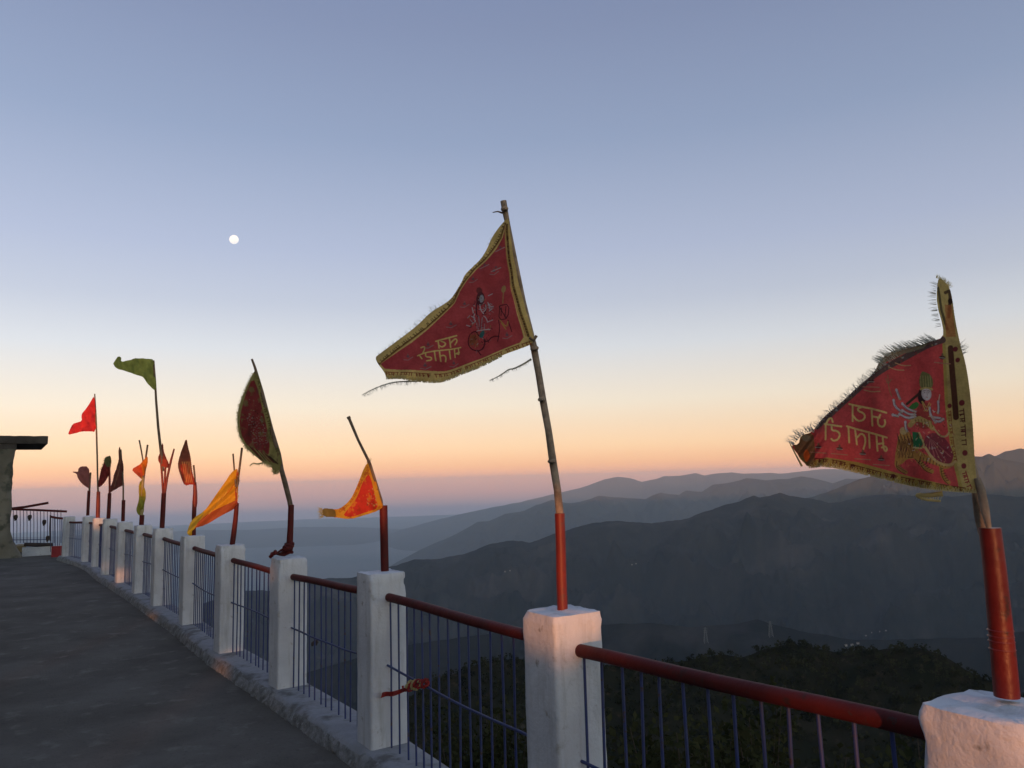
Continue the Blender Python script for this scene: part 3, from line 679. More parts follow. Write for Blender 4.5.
#---- right flag (post 1)
o1, n1 = flag_frame(0, 6); 
root = thing('prayer_flag', o1, 'frayed red flag at right, printed with a figure riding a tiger and yellow lettering', 'flag', FG)
Z = lambda pts: px(pts, 780, 270, 3.2)
out1 = Z([(508, 22), (530, 32), (546, 52), (553, 88), (560, 160), (574, 240), (590, 300), (602, 370), (612, 450), (620, 530), (627, 640), (637, 712), (560, 707), (480, 699), (400, 686), (350, 670), (250, 646), (150, 624), (92, 632), (70, 610), (50, 580), (38, 560), (62, 560), (68, 530), (100, 520), (118, 495), (140, 468), (190, 428), (250, 372), (300, 335), (320, 290), (350, 262), (395, 240), (440, 242), (480, 232), (522, 218), (520, 180), (500, 120), (500, 60)])
cv = Canvas(out1, 3.0, (.55, .075, .070))
# gold borders
rin = Z([(528, 250), (530, 330), (536, 420), (548, 520), (560, 610), (580, 696)])
sl = Z([(528, 30), (546, 160), (552, 250), (575, 370), (585, 470), (595, 560), (612, 650), (622, 712)])
cv.poly(Z([(490, 10), (560, 10), (640, 200), (660, 720), (575, 716), (558, 600), (545, 500), (532, 400), (526, 300), (524, 215), (480, 200)]), (.50, .37, .13))
cv.line(Z([(524, 240), (530, 330), (536, 420), (548, 520), (560, 610), (580, 700)]), 3.2, (.42, .31, .08))
cv.line(Z([(545, 250), (552, 330), (560, 400), (566, 470)]), 5.5, (.10, .04, .025), .75, 1)
cv.line(Z([(530, 70), (548, 60), (540, 150)]), 3.5, (.10, .06, .03), .6, 1)
cv.ell(780 + 547 / 3.2, 270 + 97 / 3.2, 3, 3.2, (.03, .015, .01)); cv.line(Z([(505, 60), (515, 130), (535, 190)]), 3, (.12, .09, .04), .7)
cv.poly(Z([(528, 110), (550, 110), (562, 215), (530, 215)]), (.42, .13, .04), .7)
for (x, y, r) in ((560, 255, 2.6), (567, 290, 2.4), (582, 425, 2.9), (594, 585, 2.9), (590, 627, 2.8), (546, 432, 2.4)): cv.ell(780 + x / 3.2, 270 + y / 3.2, r, r * 1.1, (.17, .015, .03), .95); 
band_text(cv, Z([(582, 445), (588, 500), (592, 555)]), 4.5, (.10, .02, .02), 5, 2.6); band_text(cv, Z([(590, 645), (603, 690), (618, 712)]), 4.5, (.28, .03, .04), 6, 2.6)
band_text(cv, Z([(546, 448), (550, 500), (556, 560), (566, 620)]), 3.2, (.26, .08, .03), 7, 2.2)
bb = [(95, 622), (160, 612), (250, 632), (350, 655), (430, 672), (520, 688), (600, 702)]
cv.poly(Z([(60, 590), (95, 612), (150, 600), (250, 615), (340, 640), (420, 662), (500, 680), (580, 697), (650, 705), (650, 730), (90, 690)]), (.36, .25, .06))
band_text(cv, Z([(110, 608), (170, 612), (250, 633), (345, 658), (430, 677), (520, 692), (590, 702)]), 4.0, (.11, .02, .015), 8, 2.9)
for x, y in ((232, 628), (362, 660)): cv.ell(780 + x / 3.2, 270 + y / 3.2, 2.8, 2.6, (.09, .02, .015))
# top-left hem, rolled and faded
cv.line(Z([(118, 500), (190, 432), (250, 380), (320, 325), (390, 280), (450, 250), (520, 225)]), 6.5, (.12, .07, .06), .85, 1)
cv.poly(Z([(300, 335), (320, 290), (350, 262), (395, 240), (440, 238), (480, 228), (460, 250), (400, 262), (340, 295)]), (.22, .19, .11), .9)
rr = random.Random(4)
for q in range(60):
    s = rr.random(); x = 120 + 400 * s; y = 505 - 280 * s - 40 * math.sin(s * 3.1) + rr.uniform(-8, 10); cv.ell(780 + x / 3.2, 270 + y / 3.2, rr.uniform(.6, 1.8), rr.uniform(.4, 1), rr.choice([(.36, .33, .30), (.05, .03, .03), (.3, .05, .05), (.28, .2, .08)]), .8, rr.uniform(0, 3))
cv.poly(Z([(38, 560), (66, 525), (105, 518), (112, 560), (112, 620), (90, 632)]), (.17, .10, .04), .9, 1)
cv.ell(780 + 85 / 3.2, 270 + 538 / 3.2, 4.5, 3.5, (.24, .20, .12), .7); cv.ell(780 + 86 / 3.2, 270 + 595 / 3.2, 3.0, 6.5, (.55, .10, .02), .9)
Q7 = lambda pts: px(pts, 790, 350, 5.12)
ty = (.70, .50, .17)
strokes(cv, Q7, [[(303, 275), (400, 298), (492, 325)], [(320, 280), (320, 362)], [(320, 332), (345, 362), (372, 360), (386, 342), (376, 322), (350, 312), (346, 296), (372, 292)],
                 [(418, 303), (422, 388)], [(421, 342), (458, 350)], [(462, 335), (448, 358), (452, 388), (476, 398), (488, 378), (484, 362)],
                 [(176, 378), (262, 390)], [(182, 384), (182, 458)], [(182, 384), (196, 352), (212, 346), (218, 368)], [(212, 388), (214, 412), (240, 412), (256, 430), (246, 458), (222, 466), (212, 455)],
                 [(290, 388), (400, 420), (495, 450)], [(298, 392), (302, 472)], [(332, 402), (342, 482)], [(342, 446), (364, 424), (384, 440), (386, 474), (376, 505)],
                 [(404, 420), (408, 500)], [(442, 434), (448, 516)], [(446, 482), (478, 478)], [(474, 446), (478, 500), (488, 522), (498, 508), (486, 492), (470, 500)]], 1.75, ty, 1)
# diyas and small prints
for (x, y) in ((145, 497), (253, 505), (372, 530), (467, 560), (780, 38), (415, 165)):
    a, b = 790 + x / 5.12, 350 + y / 5.12
    cv.ell(a, b, 3.6, 2.0, (.07, .03, .03), .95); cv.ell(a, b - 2.6, 1.3, 2.2, (.16, .10, .06), .9); cv.line([(a - 3, b + .2), (a + 3, b + .6)], .7, (.38, .33, .26), .9); cv.line([(a - 8, b + 5), (a, b + 5.6), (a + 8, b + 6.2)], 1.0, (.42, .20, .12), .8)
for (x, y) in ((420, 215), (580, 70), (545, 95)): cv.line(Q7([(x - 40, y - 8), (x, y + 4), (x + 40, y + 2)]), 1.1, (.5, .28, .14), .85, 1)
# tiger
tan_ = (.42, .22, .055); stp = (.07, .03, .02)
body = [(555, 430), (590, 400), (620, 430), (640, 500), (700, 545), (780, 560), (850, 560), (850, 590), (800, 612), (770, 600), (700, 575), (660, 560), (600, 555), (575, 585), (545, 590), (536, 545), (545, 500)]
cv.poly(Q7(body), tan_, .95, 2)
for leg in ([(548, 560), (545, 590), (565, 612), (592, 626)], [(640, 548), (668, 580), (690, 610), (722, 622)], [(772, 590), (775, 630), (790, 660), (812, 678)], [(600, 540), (630, 540)]):
    cv.line(Q7(leg), 4.2, tan_, 1, 1); cv.line([(x - .2, y + 1.9) for x, y in smooth_line(Q7(leg), 1)], .8, stp, .8)
for q in range(16):
    x = 548 + q * 5.5; cv.line(Q7([(x, 430 + (q % 3) * 14), (x + 8, 470 + (q % 4) * 10), (x - 2, 520 + (q % 3) * 16)]), .7, stp, .85, 1)
for q in range(9): cv.line(Q7([(665 + q * 17, 548 + q * 3), (660 + q * 17, 575 + q * 3)]), .9, stp, .8)
for q in range(6): cv.line(Q7([(548 + q * 7, 596 + q * 6), (560 + q * 7, 592 + q * 6)]), .7, stp, .8); cv.line(Q7([(655 + q * 11, 575 + q * 8), (668 + q * 11, 568 + q * 8)]), .7, stp, .8); cv.line(Q7([(768 + q * 6, 610 + q * 12), (784 + q * 6, 606 + q * 12)]), .7, stp, .8)
cv.ell(790 + 580 / 5.12, 350 + 415 / 5.12, 4, 4, (.48, .36, .16), .8)
# skirt
sk = [(690, 440), (740, 420), (790, 440), (830, 490), (845, 550), (820, 590), (760, 580), (710, 540), (680, 500)]
cv.poly(Q7(sk), (.24, .04, .055), 1, 2)
for q in range(11): cv.line(Q7([(715, 450), (692 + q * 15, 570 - abs(q - 6) * 8)]), .8, ((.13, .03, .04), (.40, .13, .12))[q % 2], .75)
cv.line(Q7([(690, 500), (720, 550), (770, 585), (830, 590), (850, 570)]), 2.6, (.50, .34, .14), .95, 1)
cv.poly(Q7([(625, 420), (655, 422), (680, 480), (668, 500), (630, 495)]), (.03, .15, .06), 1); cv.line(Q7([(660, 425), (685, 480), (678, 505), (630, 500)]), 1.6, (.5, .4, .16), .95, 1)
# torso, sash, arms
cv.poly(Q7([(668, 262), (715, 270), (735, 330), (720, 400), (670, 410), (640, 360), (650, 300)]), (.32, .05, .04), 1, 1)
cv.line(Q7([(615, 385), (650, 345), (700, 370), (730, 400)]), 5.0, (.42, .28, .09), 1, 1); cv.line(Q7([(610, 352), (660, 362), (720, 370)]), 3.0, (.40, .27, .10), 1, 1)
for q in range(6): cv.line(Q7([(640 + q * 16, 355), (650 + q * 16, 395)]), .7, (.18, .10, .03), .8)
cv.line(Q7([(735, 400), (770, 440), (805, 442), (820, 420)]), 1.8, (.48, .34, .15), .95, 1)
cv.poly(Q7([(600, 300), (640, 262), (665, 270), (650, 300), (620, 305)]), (.05, .16, .04), 1, 1)
cv.line(Q7([(600, 275), (640, 240), (670, 215)]), 2.6, (.05, .03, .02), 1, 1)
skin = (.46, .40, .40)
for a in ([(545, 205), (558, 240), (562, 250)], [(530, 260), (535, 290), (570, 318)], [(525, 335), (550, 340)], [(575, 310), (610, 330), (640, 330)], [(560, 330), (600, 350), (640, 340)], [(590, 370), (592, 400), (598, 415)], [(575, 275), (600, 300), (640, 315)],
          [(762, 262), (765, 300), (760, 320)], [(715, 295), (720, 330)], [(735, 345), (770, 345), (790, 352)], [(745, 362), (770, 365), (790, 350)], [(720, 330), (745, 370)]): cv.line(Q7(a), 3.1, (.12, .05, .06), .6, 1); cv.line(Q7(a), 2.1, skin, .95, 1); cv.ell(790 + a[-1][0] / 5.12, 350 + a[-1][1] / 5.12, 1.7, 1.3, skin, 1, .5); cv.ell(790 + a[0][0] / 5.12, 350 + a[0][1] / 5.12, 1.5, 1.8, skin, 1); cv.line([(790 + a[-1][0] / 5.12 - 1.4, 350 + a[-1][1] / 5.12 - .8), (790 + a[-1][0] / 5.12 + .8, 350 + a[-1][1] / 5.12 + 1.2)], .6, (.5, .34, .1)); cv.line([(x + .9, y + 1.4) for x, y in smooth_line(Q7(a), 1)], .55, (.14, .08, .09), .7)
for a in ([(500, 130), (505, 200), (520, 240)], [(490, 150), (500, 180), (520, 150)]): cv.line(Q7(a), .9, (.30, .16, .08), .9, 1)
cv.line(Q7([(765, 255), (770, 225)]), 1.0, (.5, .42, .3))
cv.ell(790 + 676 / 5.12, 350 + 235 / 5.12, 4.2, 8.5, (.04, .02, .02), 1)
cv.ell(790 + 700 / 5.12, 350 + 222 / 5.12, 5.2, 7.2, (.58, .52, .50), 1, -.1)
cv.ell(790 + 690 / 5.12, 350 + 217 / 5.12, 1.1, .55, (.03, .02, .02), 1); cv.ell(790 + 711 / 5.12, 350 + 218 / 5.12, 1.1, .55, (.03, .02, .02), 1)
cv.line(Q7([(684, 208), (695, 206)]), .5, (.05, .02, .02)); cv.line(Q7([(706, 207), (717, 209)]), .5, (.05, .02, .02)); cv.ell(790 + 703 / 5.12, 350 + 240 / 5.12, 1.4, .6, (.42, .03, .03), 1); cv.ell(790 + 701 / 5.12, 350 + 203 / 5.12, .5, .9, (.5, .03, .03)); cv.line(Q7([(702, 216), (704, 230)]), .5, (.3, .22, .2))
cv.line(Q7([(672, 198), (700, 188), (728, 200)]), 2.2, (.50, .38, .12), 1, 1)
cv.poly(Q7([(668, 192), (662, 150), (675, 105), (695, 112), (720, 125), (735, 160), (730, 194), (700, 186)]), (.17, .17, .06), 1, 1)
for q in range(5): cv.line(Q7([(672 + q * 13, 188), (670 + q * 12, 130)]), .7, (.38, .32, .12), .8)
strokes(cv, Q7, [[(680, 262), (700, 300), (715, 268)], [(676, 262), (698, 325), (722, 275)]], .8, (.5, .34, .1), .9)
rr = random.Random(21)
for q in range(150):
    x = rr.uniform(600, 850); y = rr.uniform(250, 600)
    if abs((x - 725) / 125) ** 2 + abs((y - 430) / 180) ** 2 > 1: continue
    a = rr.uniform(0, 3.1); l = rr.uniform(4, 14); cv.line(Q7([(x, y), (x + l * math.cos(a), y + l * math.sin(a))]), rr.uniform(.5, 1.0), rr.choice([(.62, .46, .18), (.10, .03, .03), (.42, .10, .10), (.5, .45, .40), (.16, .06, .04)]), rr.uniform(.35, .8))
for q in range(60):
    x = rr.uniform(545, 700); y = rr.uniform(420, 600); cv.line(Q7([(x, y), (x + rr.uniform(-8, 8), y + rr.uniform(4, 16))]), rr.uniform(.4, .8), rr.choice([(.10, .04, .02), (.55, .36, .12), (.30, .05, .05)]), .55)
cv.dirt(.22, 11, 15); cv.dirt(.25, 2.2, 16); m_ = fbm(cv.X / 16, cv.Y / 16, 4, 40); cv.blend(np.clip(m_ - .1, 0, 1) * .8, (.16, .06, .05))
def rip1(x, y):
    u = (x - 950) * .8 - (y - 380) * .5
    return .018 * np.sin(u / 14) + .009 * np.sin(u / 6.3 + y / 13) + .010 * np.sin((x - 955) / 7) * np.exp(-((x - 955) / 22) ** 2) + .010 * np.clip((830 - x) / 20, 0, 1) * np.sin(x / 2.2 + y / 3)
cl = cv.build('cloth', m_cloth, root, o1, n1, rip1)
fringe(cl, Z([(637, 712), (560, 708), (480, 700), (400, 686), (350, 672), (250, 648), (150, 626), (95, 632)]), o1, n1, rip1, 4.2, m_fringe, 3.0, None, 11, .7)
fringe(cl, Z([(502, 45), (494, 70), (494, 110), (502, 150), (512, 185)]), o1, n1, rip1, 6.5, m_fringeg, 1.3, (-.5, .1), 12, .45, outward=1, curl=.02, jit=.15)
fringe(cl, Z([(320, 300), (350, 268), (395, 246), (440, 240), (500, 225)]), o1, n1, rip1, 10, m_fringeg, 3.0, (-1.3, .1), 13, .6, outward=-1, curl=.15, jit=.35)
fringe(cl, Z([(105, 520), (140, 472), (190, 432), (250, 376), (310, 325), (380, 270)]), o1, n1, rip1, 6.5, m_fringeg, 1.8, (-.5, -.3), 14, .45, outward=-1)
fringe(cl, Z([(40, 565), (70, 525), (110, 510)]), o1, n1, rip1, 8, m_fringeg, 2.5, (-.6, -.2), 15, .5, outward=-1)
fringe(cl, Z([(572, 235), (580, 260), (585, 275)]), o1, n1, rip1, 6, m_fringeg, 2, None, 15, .4, outward=-1)
fringe(cl, Z([(500, 25), (530, 30), (545, 48)]), o1, n1, rip1, 4, m_fringe, 3, None, 16, .6, outward=-1)
twig(root, Z([(70, 628), (50, 590), (30, 552)]), o1, n1, 1.0, 8, 0, mm=m_fringe)
twig(root, Z([(520, 715), (470, 722), (430, 718), (460, 735), (515, 740)]), o1, n1, 2.6, 9, 5, 'torn_scrap', m_fringe)
pole(root, 'pole', [(944, 284), (948, 320), (955, 370), (966, 420), (973, 460), (979, 490), (983, 515), (988, 535)], [2.5, 3, 3.2, 3.4, 3.6, 4, 5, 5.5], o1, n1, m_stick, -.045)
pole(root, 'torn_wrap', [(977, 478), (981, 490), (985, 510), (989, 528)], [2.5, 3.5, 3.5, 2], o1, n1, m_stick, .0)
pole(root, 'socket_pipe', [(991, 528.5), (996, 570), (1001, 620), (1005, 660), (1008.5, 699)], [8.2, 8.5, 8.9, 9.2, 9.4], o1, n1, m_redp, -.02, 24)
for (x, y) in ((1001.7, 632), (1002.2, 638), (1002.8, 643), (1003.6, 651)): pole(root, 'weld_ring', [(x - .08, y - 1.1), (x, y), (x + .1, y + 1.1)], [8.8, 9.9, 8.8], o1, n1, m_redp, -.02, 24)
for y in range(535, 705, 22): spot(1004 + (y - 528) * .1 - 1, y, o1, n1, .015)
for _a in (0, .1, .2):
    for _z in (.0, .12, .24): SUNSPOTS.append((corners[0] + tan[0] * _a + np.array([0, 0, tops[0] - _z]), .10))
SUNSPOTS.append((corners[0] + np.array([-.06, .05, tops[0] - .05]), .17)); SUNSPOTS.append((corners[0] + tan[0] * .22 + np.array([0, 0, tops[0] - .06]), .15)); SUNSPOTS.append((corners[0] + np.array([0, 0, tops[0] - .22]), .13))
spot(806, 458, o1, n1, .035); spot(953, 331, o1, n1, .03); spot(949, 318, o1, n1, .03)

#---- post 3 orange flag
o3, n3 = flag_frame(2, -5); root = thing('prayer_flag', o3, 'small glowing orange-red flag with a bare stick above it, left of the big flag', 'flag', FG)
Z = lambda pts: px(pts, 300, 400, 3.84)
cv = Canvas(Z([(262, 236), (246, 255), (230, 310), (210, 350), (190, 385), (165, 410), (145, 420), (120, 418), (80, 416), (86, 450), (135, 450), (190, 459), (250, 442), (300, 426), (322, 408), (310, 380), (302, 350), (286, 290), (272, 252)]), 3, (.78, .40, .035))
cv.poly(Z([(256, 290), (240, 320), (225, 360), (205, 395), (180, 425), (165, 445), (200, 450), (250, 432), (305, 415), (290, 370), (278, 320), (264, 285)]), (.72, .055, .03), 1, 1)
rr = random.Random(3)
for q in range(40): cv.ell(300 + rr.uniform(255, 300) / 3.84, 400 + rr.uniform(340, 410) / 3.84, rr.uniform(.5, 1.5), rr.uniform(.3, 1), rr.choice([(.6, .45, .2), (.3, .1, .04), (.8, .5, .1)]), .8, rr.uniform(0, 3))
mf = fbm(cv.X / 7, cv.Y / 9, 4, 31); cv.blend(np.clip((mf - .12) * 6, 0, 1) * .7, (.85, .30, .03)); cv.blend(np.clip((-mf - .18) * 6, 0, 1) * .6, (.45, .06, .02))
band_text(cv, Z([(262, 262), (238, 305), (215, 355), (180, 405), (150, 430)]), 2.5, (.55, .12, .02), 2)
cv.poly(Z([(70, 400), (135, 415), (140, 455), (70, 460)]), (.20, .17, .05), .9, 1); cv.dirt(.2, 8, 3)
rip3 = lambda x, y: .02 * np.sin((x - y) / 7) + .01 * np.sin(x / 3.3)
cl = cv.build('cloth', m_thin, root, o3, n3, rip3)
fringe(cl, Z([(86, 450), (80, 416)]), o3, n3, rip3, 4, m_fringe, 4, None, 21, .6, outward=-1); fringe(cl, Z([(255, 238), (268, 238)]), o3, n3, rip3, 4, m_fringe, 3, None, 22, .6, outward=-1)
pole(root, 'stick', [(348.5, 417.5), (358, 440), (369.5, 463), (381, 500), (383, 515)], [1.5, 1.3, 1.4, 1.4, 1.4], o3, n3, m_stickd); pole(root, 'stick_knob', [(348, 416.5), (349, 418.5)], [1.9, 1.9], o3, n3, m_stickd)
pole(root, 'socket_pipe', [(383.3, 505.5), (384, 540), (384.7, 573)], [3.9, 3.9, 3.9], o3, n3, m_redm, -.012, 16)
for x, y in ((368, 480), (362, 500), (345, 508), (350, 512), (372, 495), (335, 512), (374, 505)): spot(x, y, o3, n3, .12)

#---- post 4 dark leaf flag
o4, n4 = flag_frame(3, 5); root = thing('prayer_flag', o4, 'dark red and olive leaf-shaped flag hanging from a crooked branch pole', 'flag', FG)
Z = lambda pts: px(pts, 180, 350, 3.657)
cv = Canvas(Z([(278, 72), (266, 85), (240, 140), (216, 200), (208, 250), (215, 310), (235, 350), (270, 385), (300, 410), (335, 425), (340, 455), (362, 445), (374, 418), (366, 380), (340, 300), (312, 190), (296, 120), (284, 88)]), 3, (.27, .235, .08))
cv.poly(Z([(267, 95), (238, 165), (218, 245), (221, 305), (245, 350), (295, 395), (335, 375), (312, 260), (287, 150)]), (.20, .03, .028), 1, 1)
for q in range(70): cv.ell(180 + rr.uniform(235, 320) / 3.657, 350 + rr.uniform(180, 400) / 3.657, rr.uniform(.4, 1.7), rr.uniform(.3, 1), rr.choice([(.25, .2, .14), (.05, .02, .015), (.2, .14, .05)]), .75, rr.uniform(0, 3))
m4 = fbm(cv.X / 7, cv.Y / 11, 4, 77); cv.blend(np.clip((m4 - .08) * 5, 0, 1) * inpoly(cv.X, cv.Y, Z([(262, 100), (225, 200), (222, 320), (300, 395), (350, 400), (320, 250)])) * .8, (.16, .13, .05)); cv.blend(np.clip((-m4 - .2) * 6, 0, 1) * .6, (.10, .035, .03)); m5 = fbm(cv.X / 1.6, cv.Y / 1.6, 3, 12); cv.blend(np.clip((m5 - .15) * 6, 0, 1) * inpoly(cv.X, cv.Y, Z([(240, 240), (300, 240), (325, 340), (270, 350)])) * .8, (.24, .20, .17))
for q in range(12): cv.line(Z([(240 + q * 8, 345 + q * 4), (280 + q * 7, 395 + q * 2)]), 1.1, rr.choice([(.25, .2, .07), (.05, .03, .015), (.14, .02, .02)]), .8, 1)
band_text(cv, Z([(285, 100), (300, 170), (325, 270), (355, 370)]), 2.6, (.06, .04, .015), 3)
cv.dirt(.3, 6, 8)
rip4 = lambda x, y: .02 * np.sin((x + y * .3) / 3.1) + .015 * np.sin(y / 8)
cl = cv.build('cloth', m_cloth, root, o4, n4, rip4)
fringe(cl, Z([(266, 85), (240, 140), (216, 200), (208, 250), (215, 310), (235, 350), (270, 385)]), o4, n4, rip4, 1.9, m_fringe, 2.2, None, 31, .45, outward=1)
fringe(cl, Z([(300, 412), (340, 425), (342, 455), (366, 440)]), o4, n4, rip4, 2.5, m_fringe, 3.5, None, 32, .55, outward=1)
twig(root, Z([(305, 412), (280, 418), (268, 412), (255, 424)]), o4, n4, .9, 33, 2, mm=m_fringe)
pole(root, 'pole', px([(263, 32), (274, 62), (300, 150), (335, 290), (362, 380), (372, 440), (383, 480), (392, 515), (402, 555), (406, 580)], 180, 350, 3.657), [1.0, 1.2, 1.5, 1.8, 2.0, 2.2, 2.4, 2.4, 2.3, 2.3], o4, n4, m_stickd)
pole(root, 'socket_pipe', px([(407, 566), (405, 640), (402, 700), (400, 745)], 180, 350, 3.657), [2.7, 2.8, 3, 3], o4, n4, m_redm, -.012, 16)
mb = MB()
c4 = at_plane(np.array(288.), np.array(550.), o4, n4)
for q in range(7):
    a = q * .9; mb.tube([c4 + np.array([.035 * math.cos(a + s), .035 * math.sin(a + s), -.02 + .012 * q * .9 + .01 * math.sin(3 * s)]) + (np.array([-.07, -.02, -.015]) * (s / 2.5) if q < 3 else 0) for s in np.linspace(0, 3.4, 8)], [.012 + .004 * math.sin(k + q) for k in range(8)], 7)
mb.build('wrapped_cloth', m_redm, root)

#---- post 5 yellow flag
o5, n5 = flag_frame(4, -12); root = thing('prayer_flag', o5, 'long bright yellow-orange flag streaming down to the left over the railing', 'flag', FG)
cv = Canvas(Z([(216, 430), (190, 446), (160, 490), (120, 545), (85, 590), (50, 612), (28, 640), (30, 668), (42, 684), (52, 652), (95, 640), (150, 607), (200, 580), (214, 565), (212, 500)]), 3, (.92, .46, .03))
cv.poly(Z([(215, 545), (160, 570), (100, 600), (60, 640), (55, 655), (100, 645), (160, 610), (220, 585)]), (.50, .10, .045), .9, 1)
cv.poly(Z([(85, 585), (50, 612), (20, 640), (25, 700), (60, 650), (80, 610)]), (.50, .42, .05), .95, 1)
for q in range(26): x = 110 + q * 4; cv.line(Z([(x, 600 - q * 5), (x + 30, 545 - q * 4)]), .9, rr.choice([(.75, .24, .02), (.95, .6, .08)]), .55)
cv.line(Z([(212, 440), (206, 500), (208, 560)]), 2, (.55, .10, .05), .7)
cv.dirt(.18, 6, 9)
rip5 = lambda x, y: .035 * np.sin((x * .8 + y) / 4.5) + .02 * np.sin((x * .9 + y) / 2.1)
cl = cv.build('cloth', m_thin, root, o5, n5, rip5)
fringe(cl, Z([(215, 545), (206, 500), (214, 440)]), o5, n5, rip5, 1.5, m_fringe, 1.2, None, 41, .5)
pole(root, 'stick', px([(193, 379), (197, 430), (203, 500)], 180, 350, 3.657), .75, o5, n5, m_stickd); pole(root, 'stick', px([(226, 357), (217, 430), (208, 500), (205, 560)], 180, 350, 3.657), 1.0, o5, n5, m_stickd)
pole(root, 'socket_pipe', px([(207, 560), (202, 620), (196, 670), (190, 712)], 180, 350, 3.657), [1.9, 2.2, 2.4, 2.4], o5, n5, m_redm, -.012, 14)
for x, y in ((232, 480), (236, 490), (225, 490), (215, 500), (222, 500), (207, 512), (234, 500), (212, 508), (200, 518), (236, 476), (237, 506)): spot(x, y, o5, n5, .21)

#---- the far flags
Z = lambda pts: px(pts, 0, 340, 3.2)
def small_flag(i, label, shapes, poles, yaw=0, spots=(), amp=.03, frg=()):
    o, n = flag_frame(i, yaw); root = thing('prayer_flag', o, label, 'flag', FG)
    for (pts, col, extra) in shapes:
        cv = Canvas(Z(pts), 3, col, 1)
        for e in extra: e(cv)
        cv.dirt(.35, 4, i + 3)
        cl = cv.build('cloth', m_thin, root, o, n, lambda x, y: amp * np.sin((x * .9 + y * .5) / 2.6 + i) + amp * .5 * np.sin(x / 1.4 - y / 3))
        if frg: fringe(cl, Z(pts)[:4], o, n, lambda x, y: x * 0, 1.2, m_fringe, 2, None, i, .4)
    for (nm, pts, r, mm) in poles: pole(root, nm, Z(pts), r, o, n, mm, -.015, 10)
    for (x, y, r) in spots: a, b = Z([(x, y)])[0]; spot(a, b, o, n, r)
BR = (.26, .06, .04)
small_flag(5, 'brown and red leaf-shaped flag, just left of the yellow flag', [([(597, 310), (582, 350), (571, 385), (570, 415), (580, 445), (592, 467), (610, 462), (625, 465), (618, 430), (612, 395), (604, 345)], (.30, .09, .05),
    [lambda c: c.poly(Z([(575, 400), (590, 395), (605, 400), (620, 440), (625, 470), (590, 470)]), (.62, .08, .04), .9, 1), lambda c: [c.line(Z([(583 + q * 6, 390), (594 + q * 5, 455)]), .8, (.85, .40, .12), .7) for q in range(5)]])],
    [('stick', [(620, 400), (624, 440), (624, 500)], .8, m_stickd), ('wrapped_pole', [(624, 455), (625, 490), (624, 520), (623, 535)], [1.4, 1.9, 2.2, 1.9], m_red), ('socket_pipe', [(623, 515), (621, 570), (620, 640)], 1.9, m_redm)], 5,
    [(600, 430, .16), (600, 455, .16), (610, 445, .16), (622, 480, .12), (622, 505, .1)])
small_flag(6, 'tall olive green flag on a long thin stick above a bundle of red-wrapped sticks', [([(360, 80), (366, 68), (377, 52), (390, 54), (388, 68), (410, 66), (440, 57), (470, 59), (493, 65), (496, 110), (499, 162), (488, 158), (478, 145), (460, 122), (440, 112), (420, 105), (390, 98)], (.34, .37, .09), []),
    ([(521, 322), (514, 355), (506, 380), (514, 400), (530, 410), (546, 408), (540, 395), (530, 375)], (.32, .07, .04), [lambda c: c.poly(Z([(505, 380), (550, 385), (550, 415), (515, 412)]), (.60, .10, .05), .8)])],
    [('long_stick', [(492, 65), (497, 130), (500, 190), (507, 280), (515, 350), (522, 420)], [.8, .9, 1, 1.1, 1.2, 1.2], m_stickd), ('stick', [(558, 348), (548, 385), (536, 440), (527, 500)], [.7, 1, 1, 1], m_red), ('stick', [(514, 370), (519, 430), (523, 500)], .9, m_red), ('stick', [(530, 405), (528, 450), (526, 505)], .9, m_red),
     ('socket_pipe', [(525, 490), (522, 550), (519, 605)], [2.0, 2.1, 2.1], m_redm)], 10, [(525, 390, .13), (525, 420, .13), (535, 430, .12), (524, 450, .12), (526, 475, .1)])
small_flag(7, 'small triangular orange flag with a yellow-green rag tied below it', [([(471, 368), (455, 390), (442, 402), (421, 413), (432, 428), (446, 440), (463, 450), (467, 420), (472, 395)], (.85, .25, .03), [lambda c: c.poly(Z([(425, 405), (450, 400), (458, 435), (440, 440), (420, 420)]), (.72, .09, .05), .8)]),
    ([(455, 445), (462, 470), (467, 495), (462, 530), (460, 556), (450, 562), (440, 558), (434, 545), (442, 520), (446, 490), (444, 460)], (.34, .33, .05), [lambda c: c.poly(Z([(440, 440), (470, 440), (470, 500), (440, 500)]), (.62, .42, .04), .6)])],
    [('stick', [(446, 320), (452, 350), (458, 385), (458, 440)], .65, m_stickd), ('stick', [(473, 335), (468, 370), (460, 450), (455, 520)], .8, m_stickd), ('wrapped_pole', [(458, 440), (456, 500), (453, 570)], [1.0, 1.3, 1.3], m_fringe), ('socket_pipe', [(455, 560), (453, 592)], 2.0, m_redm)], 8, [(450, 400, .17), (455, 420, .17), (440, 415, .16), (458, 470, .13), (458, 440, .13)])
small_flag(8, 'dull brown twisted flag with a thin top, between the orange flag and the green-topped rag', [([(385, 338), (380, 350), (381, 385), (372, 410), (364, 432), (355, 465), (346, 493), (370, 478), (396, 465), (398, 440), (393, 400), (389, 365)], (.17, .055, .04), [lambda c: c.line(Z([(385, 345), (385, 400), (365, 470)]), 1.2, (.25, .12, .07), .7, 1)])],
    [('stick', [(387, 350), (392, 420), (395, 460), (395, 515)], .7, m_stickd), ('socket_pipe', [(396, 512), (394, 580)], 1.5, m_redm)], 12)
